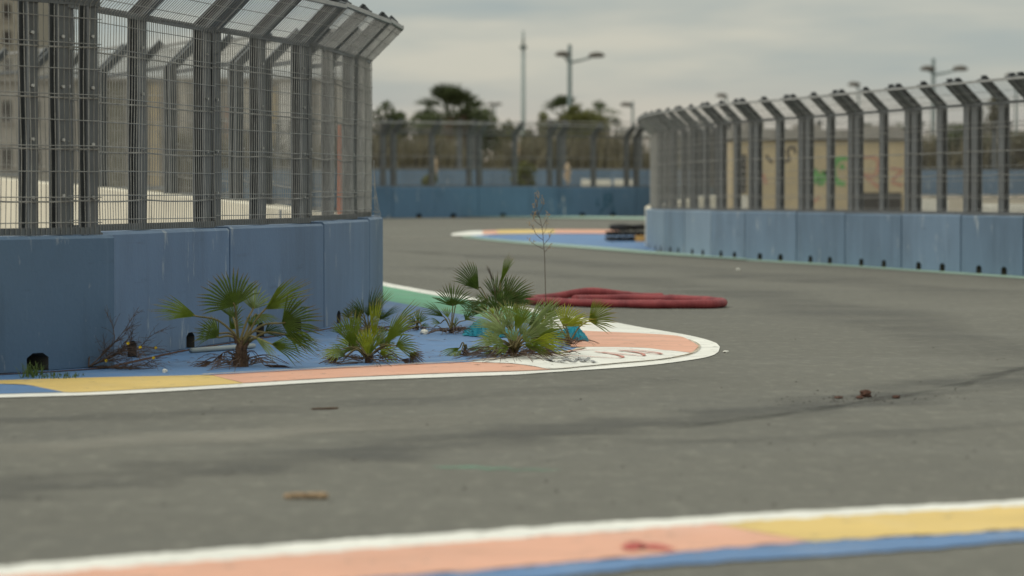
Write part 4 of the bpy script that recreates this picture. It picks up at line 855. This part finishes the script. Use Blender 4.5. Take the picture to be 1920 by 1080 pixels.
lamp('twin arm street lamp with a dark lower pole left of centre in the sky', 1068, 84, 185, [(1056, 103, 119), (1118, 105, 118)], .14)
lamp('twin arm street lamp rising behind the right fence', 1749, 110, 195, [(1739, 130, 139), (1799, 130, 141)], .13)
lamp('single lamp left of the twin lamp behind the right fence', 1609, 160, 240, [(1601, 159, 165)], .09)
lamp('small single lamp above the left end of the right fence', 1362, 183, 260, [(1353, 180, 186)], .09)
lamp('distant lamp above the white canopy', 1186, 190, 250, [(1174, 197, 200)], .11)
lamp('single lamp at the right edge above the fence', 1904, 142, 220, [(1896, 143, 149)], .09)
lamp('very small faint lamp left of the tall mast', 928, 194, 380, [(922, 196, 199), (934, 196, 199)], .10)
y = 210.0; x = X(981, y); t = thing('mast', (x, y, 1.3), 'tall thin pale mast left of the twin arm lamp', 'mast')
b = MB(); b.tube([(x, y, 1.3), (x, y, 4), (x, y, Z(90, y))], [.17, .15, .11], 10); b.build('pole', 'mast', t, True)
b = MB(); b.tube([(x, y, Z(90, y)), (x, y, Z(58, y))], [.09, .06], 8); b.build('tip', 'mast', t, True)
b = MB(); b.tube([(x, y, Z(92, y)), (x, y, Z(86, y))], [.22, .22], 10); b.build('collar', 'pole', t)

# ------------------------------------------------------------------ trees and shrubs beyond the track
def leaves(b, c, rad, n, size, r_):
    for _ in range(n):
        while True:
            v = Vector((r_.uniform(-1, 1), r_.uniform(-1, 1), r_.uniform(-1, 1)))
            if .25 < v.length < 1: break
        p = c + Vector((v.x * rad[0], v.y * rad[1], v.z * rad[2])); a, e = r_.uniform(0, 6.28), r_.uniform(-1.2, 1.2)
        u = Vector((math.cos(a) * math.cos(e), math.sin(a) * math.cos(e), math.sin(e))); w = u.cross(Vector((r_.uniform(-1, 1), r_.uniform(-1, 1), r_.uniform(-1, 1)))).normalized(); s = size * r_.uniform(.6, 1.3)
        b.add([p - u * s, p + w * s * .4, p + u * s, p - w * s * .4], [(0, 1, 2, 3)])
def tree(label, px, top, y, wpx, m, seed, group='trees beyond the far fence', clumps=14, base=None, n=130, size=.16, name='tree', cat='tree'):
    r_ = random.Random(seed); x = X(px, y); z0 = h(x, y) - .03 if base is None else base; zt = Z(top, y); H_ = zt - z0; w = wpx / F * y / 2
    t = thing(name, (x, y, z0), label, cat, group); b = MB(); zc = z0 + H_ * .35
    b.tube([(x, y, z0), (x + .1, y, z0 + H_ * .25), (x, y, zc + H_ * .2)], [.16, .12, .08], 8)
    cs = []
    for k in range(clumps):
        a = r_.uniform(0, 6.28); rr = w * math.sqrt(r_.uniform(0, 1)) * .8; zz = zc + (zt - zc) * r_.uniform(.05, .88) ** .75 * (1 - .22 * (rr / w) ** 2); cs.append(Vector((x + rr * math.cos(a), y + rr * math.sin(a), zz)))
    for c in cs: b.tube([(x, y, z0 + H_ * .22), Vector((x, y, z0 + H_ * .3)).lerp(c, .55), c], [.06, .04, .012], 5)
    b.build('trunk', 'trunk', t); b = MB()
    for c in cs: leaves(b, c, (w * .38, w * .38, H_ * .15), n, size, r_)
    b.build('crown', m, t); return t
def tall_palm(label, px, top, y, m, seed, lf=1.6, n=26):
    r_ = random.Random(seed); x = X(px, y); z0 = h(x, y) - .03; zt = Z(top, y) - lf * .8; t = thing('palm_tree', (x, y, z0), label, 'palm', 'trees beyond the far fence')
    b = MB(); k = 9; b.tube([(x, y, z0 + (zt - z0) * i / k) for i in range(k + 1)], [.26 + .03 * (i % 2) for i in range(k + 1)], 9); b.build('trunk', 'trunk', t)
    for i in range(n):
        a = r_.uniform(0, 6.28); e = r_.uniform(-.5, 1.35); dv = Vector((math.cos(a) * math.cos(e), math.sin(a) * math.cos(e), math.sin(e))); hub = Vector((x, y, zt)) + dv * lf * .55
        b = MB(); nr = Vector((-math.cos(a) * math.sin(e), -math.sin(a) * math.sin(e), math.cos(e))); blade(b, hub, dv, nr, lf * .62, R(150), 13, .4, .3, .35); b.tube([(x, y, zt - .1), hub], [.035, .018], 5); b.build('frond', m, t)
tree('dark rounded tree at the left behind the far fence', 729, 198, 172, 92, 'leaf_bg', 1, clumps=20)
tall_palm('shaggy palm tree standing highest behind the far fence', 842, 168, 170, 'leaf_bg', 2, 1.75, 30)
tall_palm('smaller palm top leaning beside the shaggy palm', 866, 178, 171, 'leaf_bg', 22, 1.3, 24)
tree('dark bushy tree at the foot of the shaggy palm', 884, 203, 178, 92, 'leaf_bg', 3, clumps=20)
tree('low dark tree right of the shaggy palm', 812, 204, 176, 74, 'leaf_bg', 31, clumps=16)
tree('low tree crown between the shaggy palm and the mast', 935, 216, 182, 60, 'leaf_bg2', 4, clumps=9)
tall_palm('dark palm tree just behind the twin arm lamp', 1056, 186, 190, 'leaf_bg', 5, 1.35, 22)
tree('olive green tree right of the twin arm lamp', 1092, 204, 183, 112, 'leaf_bg2', 6, clumps=20)
tall_palm('small palm tree right of the olive green tree', 1130, 193, 188, 'leaf_bg', 7, 1.05, 20)
tree('low olive tree below the mast', 1008, 218, 186, 66, 'leaf_bg2', 8, clumps=9)
tree('pale airy tree behind the right fence near the right edge', 1862, 166, 165, 64, 'leaf_pale', 9, 'trees behind the right fence', 11, n=60)
tree('low dark tree behind the right fence beyond the beige building', 1800, 236, 160, 110, 'leaf_bg', 10, 'trees behind the right fence', 14)
tree('dark shrub tree behind the roof of the beige building', 1650, 228, 175, 120, 'leaf_bg', 11, 'trees behind the right fence', 12)
tree('brown green tree at the right edge behind the fence', 1930, 232, 158, 110, 'leaf_pale', 12, 'trees behind the right fence', 13)
tree('dull green tree between the beige building and the bend of the right fence', 1300, 250, 165, 120, 'leaf_bg', 14, 'trees behind the right fence', 13)
tree('green bush growing just behind the far blue wall', 980, 306, 132, 62, 'leaf_bg2', 15, 'bushes behind the far wall', 10, n=110, size=.09, name='bush', cat='bush')
tree('small yellowish bush behind the far blue wall', 806, 324, 132, 40, 'leaf_bg2', 16, 'bushes behind the far wall', 6, n=80, size=.08, name='bush', cat='bush')
for lab, px, tp, y in (('tall cream pampas plume behind the green bush', 968, 262, 136), ('short cream plume left of the green bush beyond the fence', 815, 296, 136), ('low cream plume near the white block', 1064, 306, 136)):
    x = X(px, y); z0 = h(x, y); t = thing('pampas_grass', (x, y, z0), lab, 'plant'); b = MB(); zt = Z(tp, y)
    b.tube([(x, y, z0), (x, y, zt - .5)], .015, 5); b.build('stem', 'twig_pale', t); b = MB(); r_ = random.Random(px); leaves(b, Vector((x, y, zt - .4)), (.13, .13, .42), 240, .06, r_); b.build('plume', 'plume', t)
def reeds(label, x0, x1, y0, y1, hh, n, seed):
    r_ = random.Random(seed); b = MB()
    for _ in range(n):
        x, y = r_.uniform(x0, x1), r_.uniform(y0, y1); z = h(x, y); L = hh * (0.7 + .25 * math.sin(x * 1.1) * math.sin(x * .37 + 2) + r_.uniform(-.12, .12)); dx, dy = r_.gauss(0, .16), r_.gauss(0, .16); w = r_.uniform(.03, .09); a = r_.uniform(0, 3.14); s = Vector((math.cos(a) * w, math.sin(a) * w, 0)); p = Vector((x, y, z)); q = p + Vector((dx * L * .5, dy * L * .5, L * .6)); t_ = p + Vector((dx * L * 1.3, dy * L * 1.3, L))
        b.add([p - s, p + s, q + s, q - s, t_], [(0, 1, 2, 3), (3, 2, 4)])
    return tag(b.build('reeds', 'reed'), label, 'reeds', kind='stuff')
reeds('belt of brown reeds and scrub beyond the far fence', -16, 34, 158, 166, 3.6, 9000, 3)
